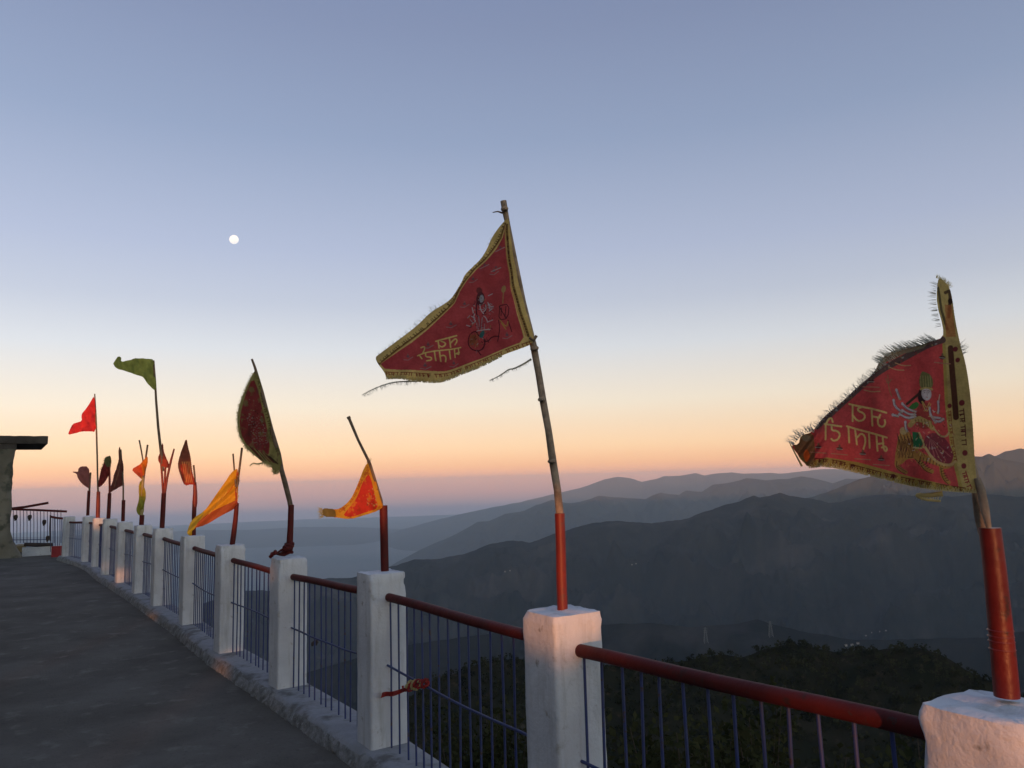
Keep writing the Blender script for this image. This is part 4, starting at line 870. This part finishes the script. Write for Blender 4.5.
small_flag(9, 'crumpled dark red rag with a tattered green top', [([(345, 372), (334, 378), (330, 400), (322, 415), (318, 440), (313, 468), (320, 472), (336, 455), (348, 435), (356, 405), (357, 380), (352, 370)], (.22, .035, .03), [lambda c: c.poly(Z([(325, 365), (360, 365), (360, 400), (345, 410), (330, 390)]), (.14, .14, .05), .95, 1)])],
    [('stick', [(350, 405), (351, 450), (351, 500)], .9, m_red), ('socket_pipe', [(351, 490), (349, 535), (347, 572)], [1.5, 1.6, 1.6], m_redm)], 4, (), .05, (1,))
small_flag(10, 'bright red pennant on a tall thin stick, farthest left of the tall ones', [([(303, 174), (288, 200), (275, 220), (262, 234), (260, 246), (263, 258), (246, 264), (232, 268), (224, 285), (216, 303), (235, 300), (262, 293), (285, 292), (308, 294), (306, 240)], (.80, .05, .05), [])],
    [('stick', [(303, 172), (307, 240), (309, 300), (311, 370), (312, 430), (314, 490)], [.5, .6, .7, .7, .7, .8], m_stickd), ('socket_pipe', [(315, 485), (314, 530), (313, 570)], [1.5, 1.7, 1.7], m_red)], 0, [(314, 500, .1), (314, 525, .1), (314, 550, .12), (313, 570, .14), (298, 275, .3), (290, 250, .3), (260, 285, .3), (235, 290, .25), (300, 220, .25), (303, 195, .2)])
small_flag(11, 'faded pink flag with a pointed tail, farthest left of the small ones', [([(228, 422), (240, 421), (250, 422), (250, 412), (258, 404), (284, 404), (287, 440), (286, 476), (275, 470), (262, 460), (248, 440), (246, 428)], (.34, .12, .10), [])],
    [('stick', [(290, 424), (288, 450), (286, 490)], .8, m_stickd), ('socket_pipe', [(285, 482), (283, 520), (281, 562)], [1.2, 1.3, 1.3], m_redm)], 6, (), .03)

# sun on the kerb and feet of two far posts, as through gaps
for i, r in ((6, .2), (4, .22)):
    SUNSPOTS.append((centers[i] - out[i] * .17 - tan[i] * .5 + np.array([0, 0, .0]), r * .6)); SUNSPOTS.append((corners[i] + np.array([0, 0, .02]), r * .3))
SUNSPOTS.append((centers[10] + np.array([0, 0, tops[10]]), .16)); SUNSPOTS.append((corners[8] + np.array([0, 0, .22]), .1)); SUNSPOTS.append((centers[3] + tan[3] * .6 + np.array([0, 0, tops[3] - .13]), .12)); SUNSPOTS.append((centers[9] + np.array([0, 0, .3]), .06))

# ------------------------------------------------------------------ ribbon and knot tied to the railing
def on_panel(x, y, i, off):
    n_ = -out[i]; p = centers[i] + n_ * off; return at_plane(np.array(float(x)), np.array(float(y)), np.array([p[0], p[1], 0]), n_)
z8 = lambda pts: px(pts, 340, 668, 7.68)
root = thing('red_ribbon', on_panel(420, 685, 1, .02), 'ragged red ribbon knotted round the railing bars and blown across the white post', 'ribbon')
top_ = z8([(277, 212), (310, 195), (345, 180), (400, 182), (440, 170), (500, 150)]); bot_ = z8([(282, 243), (320, 228), (360, 215), (400, 220), (445, 205), (505, 178)])
rb = []
T2 = smooth_line(top_, 2); B2 = smooth_line(bot_, 2)
for k, (a, b) in enumerate(zip(T2, B2)):
    rb.append([on_panel(a[0] * (1 - s) + b[0] * s, a[1] * (1 - s) + b[1] * s, 2 if False else 1, .05 + .012 * math.sin(k * .7 + s * 3)) for s in (0, .33, .66, 1)])
g = grid_mesh('tail', np.array(rb), mat('ribbon_cloth', (.42, .04, .03), (.22, .02, .02), 40, .8, .4, 60, transl=.3)); g.parent = root; g.matrix_parent_inverse = Matrix.Translation(-root.location)
mb = MB(); rr = random.Random(9)
for q in range(16):
    cpt = z8([(rr.uniform(495, 670), rr.uniform(112, 150))])[0]
    p = on_panel(cpt[0], cpt[1], 1, .02); a = rr.uniform(0, 6); r_ = rr.uniform(.012, .022)
    mb.tube([p + np.array([r_ * math.cos(a + s * 2), r_ * .7 * math.sin(a + s * 3), r_ * math.sin(a + s * 2.4)]) for s in np.linspace(0, 2.2, 7)], [.004 + .004 * rr.random() for _ in range(7)], 6, rr.choice([0, 0, 0, 1]))
mb.build('knot', [bpy.data.materials['ribbon_cloth'], m_fringe], root)
mb = MB(); p = on_panel(315, 643, 2, .02)
for q in range(7):
    a = q * 1.3; mb.tube([p + np.array([.018 * math.cos(a + s), .014 * math.sin(a * 2 + s), .014 * math.sin(a + s * 1.7)]) for s in np.linspace(0, 3, 7)], .007, 6)
tag(mb.build('cloth_knot', m_dark), 'dark knot of cloth tied on the middle bar beside the crooked flagpole post', 'knot')

# ------------------------------------------------------------------ far left: hut, step, broken railings
BD = 23.6
def hb(x, y, D=BD, add=0): return at_dist(np.array(float(x)), np.array(float(y)), D + add)
pc = hb(9, 545); back = ray(np.array(-6.), np.array(500.)); back = np.array([back[0], back[1], 0]); back /= np.linalg.norm(back); left = np.array([-back[1], back[0], 0])
zt = hb(9, 447)[2]; zr0 = hb(30, 443.5)[2]; zr1 = hb(30, 436)[2]
hut = thing('hut', (pc[0] + left[0] * 2, pc[1] + left[1] * 2, 0), 'small rough plastered hut with an overhanging dark flat roof at the left edge', 'hut')
rows = []
for z in np.linspace(-.1, zt, 26):
    fl_ = .30 * max(0, (.75 - z) / .75) ** 1.6 if z < .75 else 0
    row = []
    for s in np.linspace(0, 1, 26):
        j = .05 * float(fbm(np.array(s * 9.0), np.array(z * 3.0), 3, 4)); row.append(np.array([pc[0], pc[1], z]) + left * (3.2 * s - fl_ * (1 - s) - .0 + (.05 * float(noise2(np.array(z * 3.3), np.array(1.5), 2)) if s < .05 else 0)) + back * j)
    for s in np.linspace(0.04, 1, 12): row.insert(0, np.array([pc[0], pc[1], z]) + back * 3 * s + left * (-fl_ + .05 * float(fbm(np.array(s * 5.), np.array(z * 3.), 3, 9))))
    rows.append(row)
w = grid_mesh('wall', np.array(rows), m_wall); w.parent = hut; w.matrix_parent_inverse = Matrix.Translation(-hut.location)
def slab(xr, z0, z1, nm, m_, yb=3.4, yf=-.35):
    q = hb(xr, 440); e = np.dot(q - pc, left); e0 = e; mb = MB(); rows = []
    for s in np.linspace(0, 1, 40):
        a = pc + left * (e0 + (3.4 - e0) * s); j = .012 * float(noise2(np.array(s * 40.), np.array(z0 * 3), 2)); j2 = .012 * float(noise2(np.array(s * 30.), np.array(7.), 5))
        rows.append([np.array([*(a + back * yb)[:2], z0]), np.array([*(a + back * yf)[:2], z0 + j]), np.array([*(a + back * (yf + j))[:2], z1 + j2]), np.array([*(a + back * yb)[:2], z1])])
    rows = np.array(rows); mb2 = MB(); n = len(rows)
    for a in range(n - 1):
        mb2.add([rows[a][0], rows[a][1], rows[a][2], rows[a][3], rows[a + 1][0], rows[a + 1][1], rows[a + 1][2], rows[a + 1][3]], [(0, 1, 5, 4), (1, 2, 6, 5), (2, 3, 7, 6)])
    mb2.add(list(rows[0]), [(0, 1, 2, 3)]); mb2.add(list(rows[-1]), [(3, 2, 1, 0)])
    return mb2.build(nm, m_, hut)
slab(48, zr0, zr1, 'roof', m_slab, 3.4, -.04); slab(17, hb(10, 449)[2], zr0 - .003, 'roof_beam', m_slab, 3.2, -.02)
# step
a = at_z(26, 552, 0.0); mb = MB(); rows = []
hgt = .17
for s in np.linspace(0, 1, 30):
    b = np.array([a[0], a[1], 0]) + left * (s * 2.6) ; j = .02 * float(noise2(np.array(s * 14.), np.array(2.), 3)); j2 = .02 * float(noise2(np.array(s * 11.), np.array(5.), 3))
    rows.append([b + back * (j), b + back * (j) + np.array([0, 0, hgt + j2]), b + back * .9 + np.array([0, 0, hgt + j2])])
rows = np.array(rows); mb.add(rows[0].tolist() + [(rows[0][0] + back * .9).tolist()], [(0, 1, 2, 3)])
for q in range(29): mb.add([*rows[q], *rows[q + 1]], [(0, 3, 4, 1), (1, 4, 5, 2)])
tag(mb.build('stone_step', m_step), 'low rough yellow stone step in front of the hut', 'step')
# railing A
pa = hb(4, 509, 24.3); root = thing('broken_railing', (pa[0], pa[1], 0), 'old railing beside the hut with one loose rail tilted upward and rags tied to it', 'railing')
def seg(name, pts, D, rpx, m_, add=0):
    P_ = [hb(x, y, D) for x, y in pts]; mb = MB(); mb.tube(P_, rpx * D / F, 8); return mb.build(name, m_, root)
seg('loose_rail', [(3, 509.5), (25, 507), (48.5, 502.8)], 24.4, 1.0, m_redm); seg('top_rail', [(5, 509), (36, 510), (67, 511.5)], 24.2, .9, m_redm)
for q in range(17):
    x = 6.5 + q * 3.4; seg('bar', [(x, 509.5), (x + .2, 525), (x + .1, 543)], 24.2, .26, m_blue)
seg('bottom_bar', [(10, 540), (50, 539.5)], 24.2, .3, m_blue)
for (x, y) in ((16, 518), (30, 518), (44.5, 523), (9, 513), (48, 539)):
    p = hb(x, y, 24.1); mb = MB()
    for q in range(4): mb.tube([p + np.array([.02 * math.sin(q + s), -.01 * q, .06 - .05 * s + .02 * math.cos(q * 2)]) for s in np.linspace(0, 2.4, 6)], [.02, .03, .028, .02, .015, .008], 6)
    mb.build('rag', m_dark, root)
# low whitewashed wall and dark beam behind the step
q0 = hb(22, 553, 24.0); q1 = hb(63, 553, 24.0)
mb = MB(); d = (q1 - q0); d[2] = 0; nn = np.array([d[1], -d[0], 0]); nn /= np.linalg.norm(nn); z1 = hb(40, 546.5, 24.0)[2]
c = (q0 + q1) / 2; c[2] = (z1 - .4) / 2 + .0; mb.obox((c[0], c[1], z1 / 2 - .1), d / 2, nn * .12, (0, 0, z1 / 2 + .1))
tag(mb.build('low_wall', m_white), 'low whitewashed wall under the dark beam, right of the yellow step', 'wall')
mb = MB(); b0 = hb(24, 544.5, 23.9); b1 = hb(53, 544.5, 23.9); mb.tube([b0, (b0 + b1) / 2 - np.array([0, 0, .01]), b1], [.05, .055, .045], 10)
tag(mb.build('wooden_beam', m_dark), 'dark wooden beam lying along the low white wall', 'beam')
# railing B (short) and red box
pb = hb(56, 517, 23.5); root = thing('short_railing', (pb[0], pb[1], 0), 'short railing panel left of the last white post, above the red box', 'railing')
seg('top_rail', [(50, 516.5), (56, 517.8), (63, 518.5)], 23.5, .9, m_redm)
for q in range(6): x = 50.5 + q * 2.3; seg('bar', [(x, 518), (x + .2, 535), (x, 552)], 23.5, .25, m_blue)
seg('bent_post', [(50.5, 515), (49.8, 528), (50.2, 541)], 23.5, .5, m_dark)
c = hb(57, 552.5, 23.0); u_ = 23.0 / F; mb = MB(); hw = 3.6 * u_; hh = 4.3 * u_
mb.obox((c[0], c[1], hh), np.array([hw, .01, 0]), np.array([-.01, .07, 0]), (0, 0, hh)); mb.obox((c[0], c[1], 2 * hh + .006), np.array([hw * 1.08, .01, 0]), np.array([-.01, .08, 0]), (0, 0, .008))
mb.obox((c[0], c[1] - .073, hh * 1.2), (hw * .6, .006, 0), (0, .004, 0), (0, 0, hh * .35))
tag(mb.build('red_box', mat('red_tin', (.30, .03, .035), (.22, .02, .03), 6, .6)), 'small red box standing at the foot of the last white post', 'box')

# ------------------------------------------------------------------ vegetation beyond the fence
def leaf_cloud(pos, size, rng, flat=.0):
    """pos (n,3), size (n): one small bent leaf cluster quad each"""
    n = len(pos); a = rng.normal(size=(n, 3)); a /= np.linalg.norm(a, axis=1)[:, None]; b = np.cross(a, rng.normal(size=(n, 3))); b /= np.linalg.norm(b, axis=1)[:, None]
    a = a * size[:, None] * .5; b = b * size[:, None] * rng.uniform(.18, .42, n)[:, None]
    V = np.stack([pos - a, pos + b, pos + a, pos - b], 1).reshape(-1, 3); Q = np.arange(4 * n).reshape(n, 4); return V, Q
rng = np.random.default_rng(3)
# near wood on the opposite hillside: scattered crowns in one mass
me = near_hill.data; co = np.empty(len(me.vertices) * 3, np.float32); me.vertices.foreach_get('co', co); co = co.reshape(260, -1, 3)
ai = rng.integers(20, 259, 9000); ti = rng.integers(18, 93, 9000)
base_ = co[ai, ti]; 
b2 = co[np.clip(ai + 1, 0, 259), ti]; base_ = base_ * .5 + b2 * .5 + np.stack([rng.normal(0, 1, 9000), rng.normal(0, 1, 9000), np.zeros(9000)], 1)
V = []; 
hts = rng.uniform(1.4, 3.4, 9000)
NL = 34
cen = np.repeat(base_, NL, 0); hh = np.repeat(hts, NL)
dirs = rng.normal(size=(len(cen), 3)); dirs /= np.linalg.norm(dirs, axis=1)[:, None]; rad_ = rng.uniform(.55, 1.0, len(cen)) * hh * .55 * (1 + .3 * np.sin(dirs[:, 0] * 5 + cen[:, 0]))
pos = cen + dirs * rad_[:, None] * np.array([1, 1, .85]) + np.stack([0 * hh, 0 * hh, hh * .35], 1)
V, Q = leaf_cloud(pos, hh * rng.uniform(.25, .5, len(hh)), rng)
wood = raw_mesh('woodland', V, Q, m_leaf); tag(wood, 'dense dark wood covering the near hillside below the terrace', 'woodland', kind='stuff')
# slope just below the fence, covered with scrub
n = 2600; s_ = rng.uniform(-8, 30, n); o_ = 6 + rng.random(n) ** 1.5 * 130
s_ = s_ - o_ * rng.uniform(-.4, 1.1, n) * .9
Xs = base[0] + fdir[0] * s_ + fout[0] * o_; Ys = base[1] + fdir[1] * s_ + fout[1] * o_; Zs = slope_z(Xs, Ys)
hts = rng.uniform(.7, 1.5, n) * (1 + o_ / 60); cen = np.repeat(np.stack([Xs, Ys, Zs], 1), 80, 0); hh = np.repeat(hts, 80)
dirs = rng.normal(size=(len(cen), 3)); dirs /= np.linalg.norm(dirs, axis=1)[:, None]
pos = cen + dirs * (rng.uniform(.4, 1.0, len(cen)) * hh * .6)[:, None] + np.stack([0 * hh, 0 * hh, hh * .3], 1)
V, Q = leaf_cloud(pos, np.clip(hh * rng.uniform(.15, .32, len(hh)), .12, 3), rng)
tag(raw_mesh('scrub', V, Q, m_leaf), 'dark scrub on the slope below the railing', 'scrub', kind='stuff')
# individual leafy shrubs close under the near railing panels
shr = [(640, 745, 9, 1.7, 'leafy olive shrub below the near railing, just right of the central post'), (690, 752, 8, 1.5, 'leafy shrub below the middle of the near railing'), (745, 740, 10, 1.9, 'tallest leafy shrub below the near railing'),
       (800, 750, 8.5, 1.6, 'leafy shrub below the near railing toward the right post'), (850, 762, 7.5, 1.3, 'low leafy shrub below the right end of the near railing'), (905, 765, 8, 1.2, 'small shrub nearest the right edge post'),
       (450, 748, 12, 1.9, 'dark shrub behind the ribbon railing at its left'), (500, 742, 13, 2.1, 'dark shrub behind the ribbon railing beside the central post')]
for (x, y, D, h, lab) in shr:
    p = at_dist(np.array(float(x)), np.array(float(y)), D); gz = float(slope_z(np.array(p[0]), np.array(p[1]))); topz = p[2] + h * .25
    root = thing('shrub', (p[0], p[1], gz), lab, 'shrub', 'shrubs just below the railing')
    mb = MB(); H_ = max(topz - gz, h); rr = random.Random(x); tips = []
    for q in range(16):
        a = rr.uniform(0, 6.28); sp = rr.uniform(.1, .6) * h; e = np.array([p[0] + sp * math.cos(a), p[1] + sp * math.sin(a), gz + H_ * rr.uniform(.65, 1.0)])
        m_ = np.array([p[0], p[1], gz]) * .5 + e * .5 + np.array([rr.uniform(-.15, .15), rr.uniform(-.15, .15), .1]); mb.tube([np.array([p[0], p[1], gz - .1]), m_, e], [.03, .016, .005], 5); tips.append((m_, e))
    mb.build('stems', m_bark, root)
    pos = []; 
    for (m_, e) in tips:
        k = 230; s = rng.random(k) ** .7; c_ = m_[None] * (1 - s[:, None]) + e[None] * s[:, None]; pos.append(c_ + rng.normal(0, .13, (k, 3)))
    pos = np.concatenate(pos); V, Q = leaf_cloud(pos, rng.uniform(.06, .13, len(pos)), rng)
    raw_mesh('foliage', V, Q, m_leaf2, parent=root)

# ------------------------------------------------------------------ far details: village houses, hamlet houses, pylons
me = None
def terrain_hit(x, y, D): return at_dist(np.array(float(x)), np.array(float(y)), D)
vill = [(852, 645.5, 1450), (858, 644, 1460), (846, 646, 1450), (872, 633, 1900), (880, 632, 1900), (866, 636, 1850), (886, 631, 1920), (632, 565, 3000), (636, 564, 3000), (505, 572, 2900), (510, 571, 2900), (560, 592, 2700), (626, 671, 330)]
dep = bpy.context.evaluated_depsgraph_get()
GV = {'hamlet': 'pale houses of the far valley village'}
for k, (x, y, D) in enumerate(vill):
    d = ray(np.array(float(x)), np.array(float(y))); d = d / np.linalg.norm(d)
    bpy.context.view_layer.update()
    hit, loc, nor, idx, ob, mtx = S.ray_cast(bpy.context.evaluated_depsgraph_get(), Vector(EYE + d * 480), Vector(d))
    if not hit: continue
    dist = (loc - Vector(EYE)).length; w_ = max(2.6, dist * .0011); root = thing('house', loc, None, None)
    tag(root, 'tiny pale house far down in the hazy valley', 'house', 'tiny pale houses in the valley')
    a = random.Random(k).uniform(-.5, .5); ux = np.array([math.cos(a), math.sin(a), 0]); uy = np.array([-math.sin(a), math.cos(a), 0]); L0 = np.array(loc)
    mb = MB(); mb.obox(L0 + np.array([0, 0, w_ * .3]), ux * w_ * .8, uy * w_ * .5, (0, 0, w_ * .5)); mb.build('wall', m_house, root)
    mb = MB(); zz = w_ * .8 + .05; A_ = [L0 + ux * sx * w_ * .9 + uy * sy * w_ * .6 + np.array([0, 0, zz]) for sx in (-1, 1) for sy in (-1, 1)] + [L0 + ux * sx * w_ * .9 + np.array([0, 0, zz + w_ * .4]) for sx in (-1, 1)]
    mb.add(A_, [(0, 2, 5, 4), (1, 4, 5, 3), (0, 4, 1), (2, 3, 5), (0, 1, 3, 2)]); mb.build('roof', m_roof, root)
m_py = mat('galvanised_steel', (.14, .14, .13), (.10, .10, .10), 1, .6)
for (x, y, hpx, lab) in ((706, 643, 14, 'pale lattice mast left of the wooded hilltop'), (771, 637, 14, 'pale lattice mast above the round wooded hilltop')):
    d = ray(np.array(float(x)), np.array(float(y))); d = d / np.linalg.norm(d); bpy.context.view_layer.update()
    hit, loc, nor, idx, ob, mtx = S.ray_cast(bpy.context.evaluated_depsgraph_get(), Vector(EYE + d * 480), Vector(d))
    if not hit: continue
    dist = (loc - Vector(EYE)).length; Hh = hpx * dist / F; root = thing('lattice_mast', loc, lab, 'mast'); L0 = np.array(loc); mb = MB(); w0 = Hh * .13
    for sx in (-1, 1):
        for sy in (-1, 1): mb.tube([L0 + np.array([sx * w0, sy * w0, 0]), L0 + np.array([sx * w0 * .2, sy * w0 * .2, Hh])], Hh * .010, 4)
    for q in range(7):
        z = q / 7; z2 = (q + 1) / 7; a = w0 * (1 - .8 * z); b = w0 * (1 - .8 * z2)
        for s in (-1, 1): mb.tube([L0 + np.array([-a, s * a, Hh * z]), L0 + np.array([b, s * b, Hh * z2])], Hh * .006, 4); mb.tube([L0 + np.array([s * a, -a, Hh * z]), L0 + np.array([s * b, b, Hh * z2])], Hh * .006, 4)
    mb.build('lattice', m_py, root); mb = MB()
    for z in (.7, .82, .94): mb.tube([L0 + np.array([-Hh * .16, 0, Hh * z]), L0 + np.array([Hh * .16, 0, Hh * z])], Hh * .009, 4)
    mb.build('crossarm', m_py, root)

# ------------------------------------------------------------------ unseen block added left of the terrace to cut skylight from that side
tp = thing('blocker_building', (-12.5, -1, 0), 'long plain rendered block added out of view to cut light from the left', 'blocker_building')
mb = MB(); mb.obox((-12.5, -1.0, 4.2), (3.0, 0, 0), (0, 13.0, 0), (0, 0, 4.25)); mb.build('wall', m_wall, tp)
mb = MB(); mb.obox((-12.5, -1.0, 8.6), (3.2, 0, 0), (0, 13.2, 0), (0, 0, .12)); mb.build('roof', m_slab, tp)
for q in range(4):
    mb = MB(); mb.obox((-9.47, -12.5 + q * 3.2, 1.1), (.04, 0, 0), (0, .5, 0), (0, 0, 1.1)); d_ = mb.build('door', m_redm, tp)
    mb = MB(); mb.tube([(-9.41, -12.2 + q * 3.2, 1.0), (-9.38, -12.2 + q * 3.2, 1.05), (-9.41, -12.2 + q * 3.2, 1.1)], .012, 6); h_ = mb.build('handle', m_dark, tp); h_.parent = d_; h_.matrix_parent_inverse = Matrix.Translation(-tp.location)

# ------------------------------------------------------------------ unseen foliage added behind the camera to block the sun, gaps cut for patches
TD = 15.0
sdh = SD / np.linalg.norm(SD); side = np.cross(sdh, (0, 0, 1)); side /= np.linalg.norm(side)
SP = np.array([p for p, r in SUNSPOTS]); SR = np.array([r for p, r in SUNSPOTS])
# coordinates of the light paths across the sun direction
up2 = np.cross(side, sdh)
su = SP @ side; sv = SP @ up2
blocker_trees = [(-16, 4.2), (-11, 4.4), (-6.5, 4.5), (-2.2, 4.9), (2.0, 4.9), (6.2, 7.5), (10.5, 9), (15, 8.5), (20, 8)]
for k, (off, h) in enumerate(blocker_trees):
    b = sdh * (TD + (k % 2) * 2.0) + side * off; b[2] = 0
    root = thing('blocker_tree', b, 'added light-blocking foliage behind the terrace, %s in its row' % ['first', 'second', 'third', 'fourth', 'fifth', 'sixth', 'seventh', 'eighth', 'last'][k], 'blocker_tree', 'added foliage blocking the sun from behind')
    n = int(1500 * h); pos = np.stack([rng.uniform(-3.2, 3.2, n), rng.uniform(-1.4, 1.4, n), rng.uniform(-.2, h, n)], 1)
    pos = b[None] + pos[:, :1] * side + pos[:, 1:2] * np.array([sdh[0], sdh[1], 0]) + pos[:, 2:] * np.array([0, 0, 1])
    size = rng.uniform(.32, .5, n)
    u = pos @ side; v = pos @ up2
    keep = np.ones(n, bool)
    for a, c_, r in zip(su, sv, SR): keep &= (u - a) ** 2 + (v - c_) ** 2 > (r + .10) ** 2  # leaves left out along each light path to shape the sun patches
    V, Q = leaf_cloud(pos[keep], size[keep], rng); raw_mesh('crown', V, Q, m_leaf, parent=root)
    mb = MB(); mb.tube([b + np.array([0, 0, -.1]), b + np.array([.1, 0, 1.1])], [.16, .12], 10); mb.build('trunk', m_bark, root)

# ------------------------------------------------------------------ haze
hz = bpy.data.materials.new('haze_air'); hz.use_nodes = True; t = hz.node_tree; t.nodes.clear()
pv = t.nodes.new('ShaderNodeVolumePrincipled'); pv.inputs['Color'].default_value = (.75, .87, 1.0, 1); pv.inputs['Density'].default_value = 5.2e-5; pv.inputs['Anisotropy'].default_value = 0.2
mo = t.nodes.new('ShaderNodeOutputMaterial'); t.links.new(pv.outputs[0], mo.inputs['Volume'])
mb = MB(); zb, zt_ = -1260.0, 165.0; mb.obox((0, 0, (zb + zt_) / 2), (28000, 0, 0), (0, 28000, 0), (0, 0, (zt_ - zb) / 2))
tag(mb.build('haze', hz), kind='stuff')
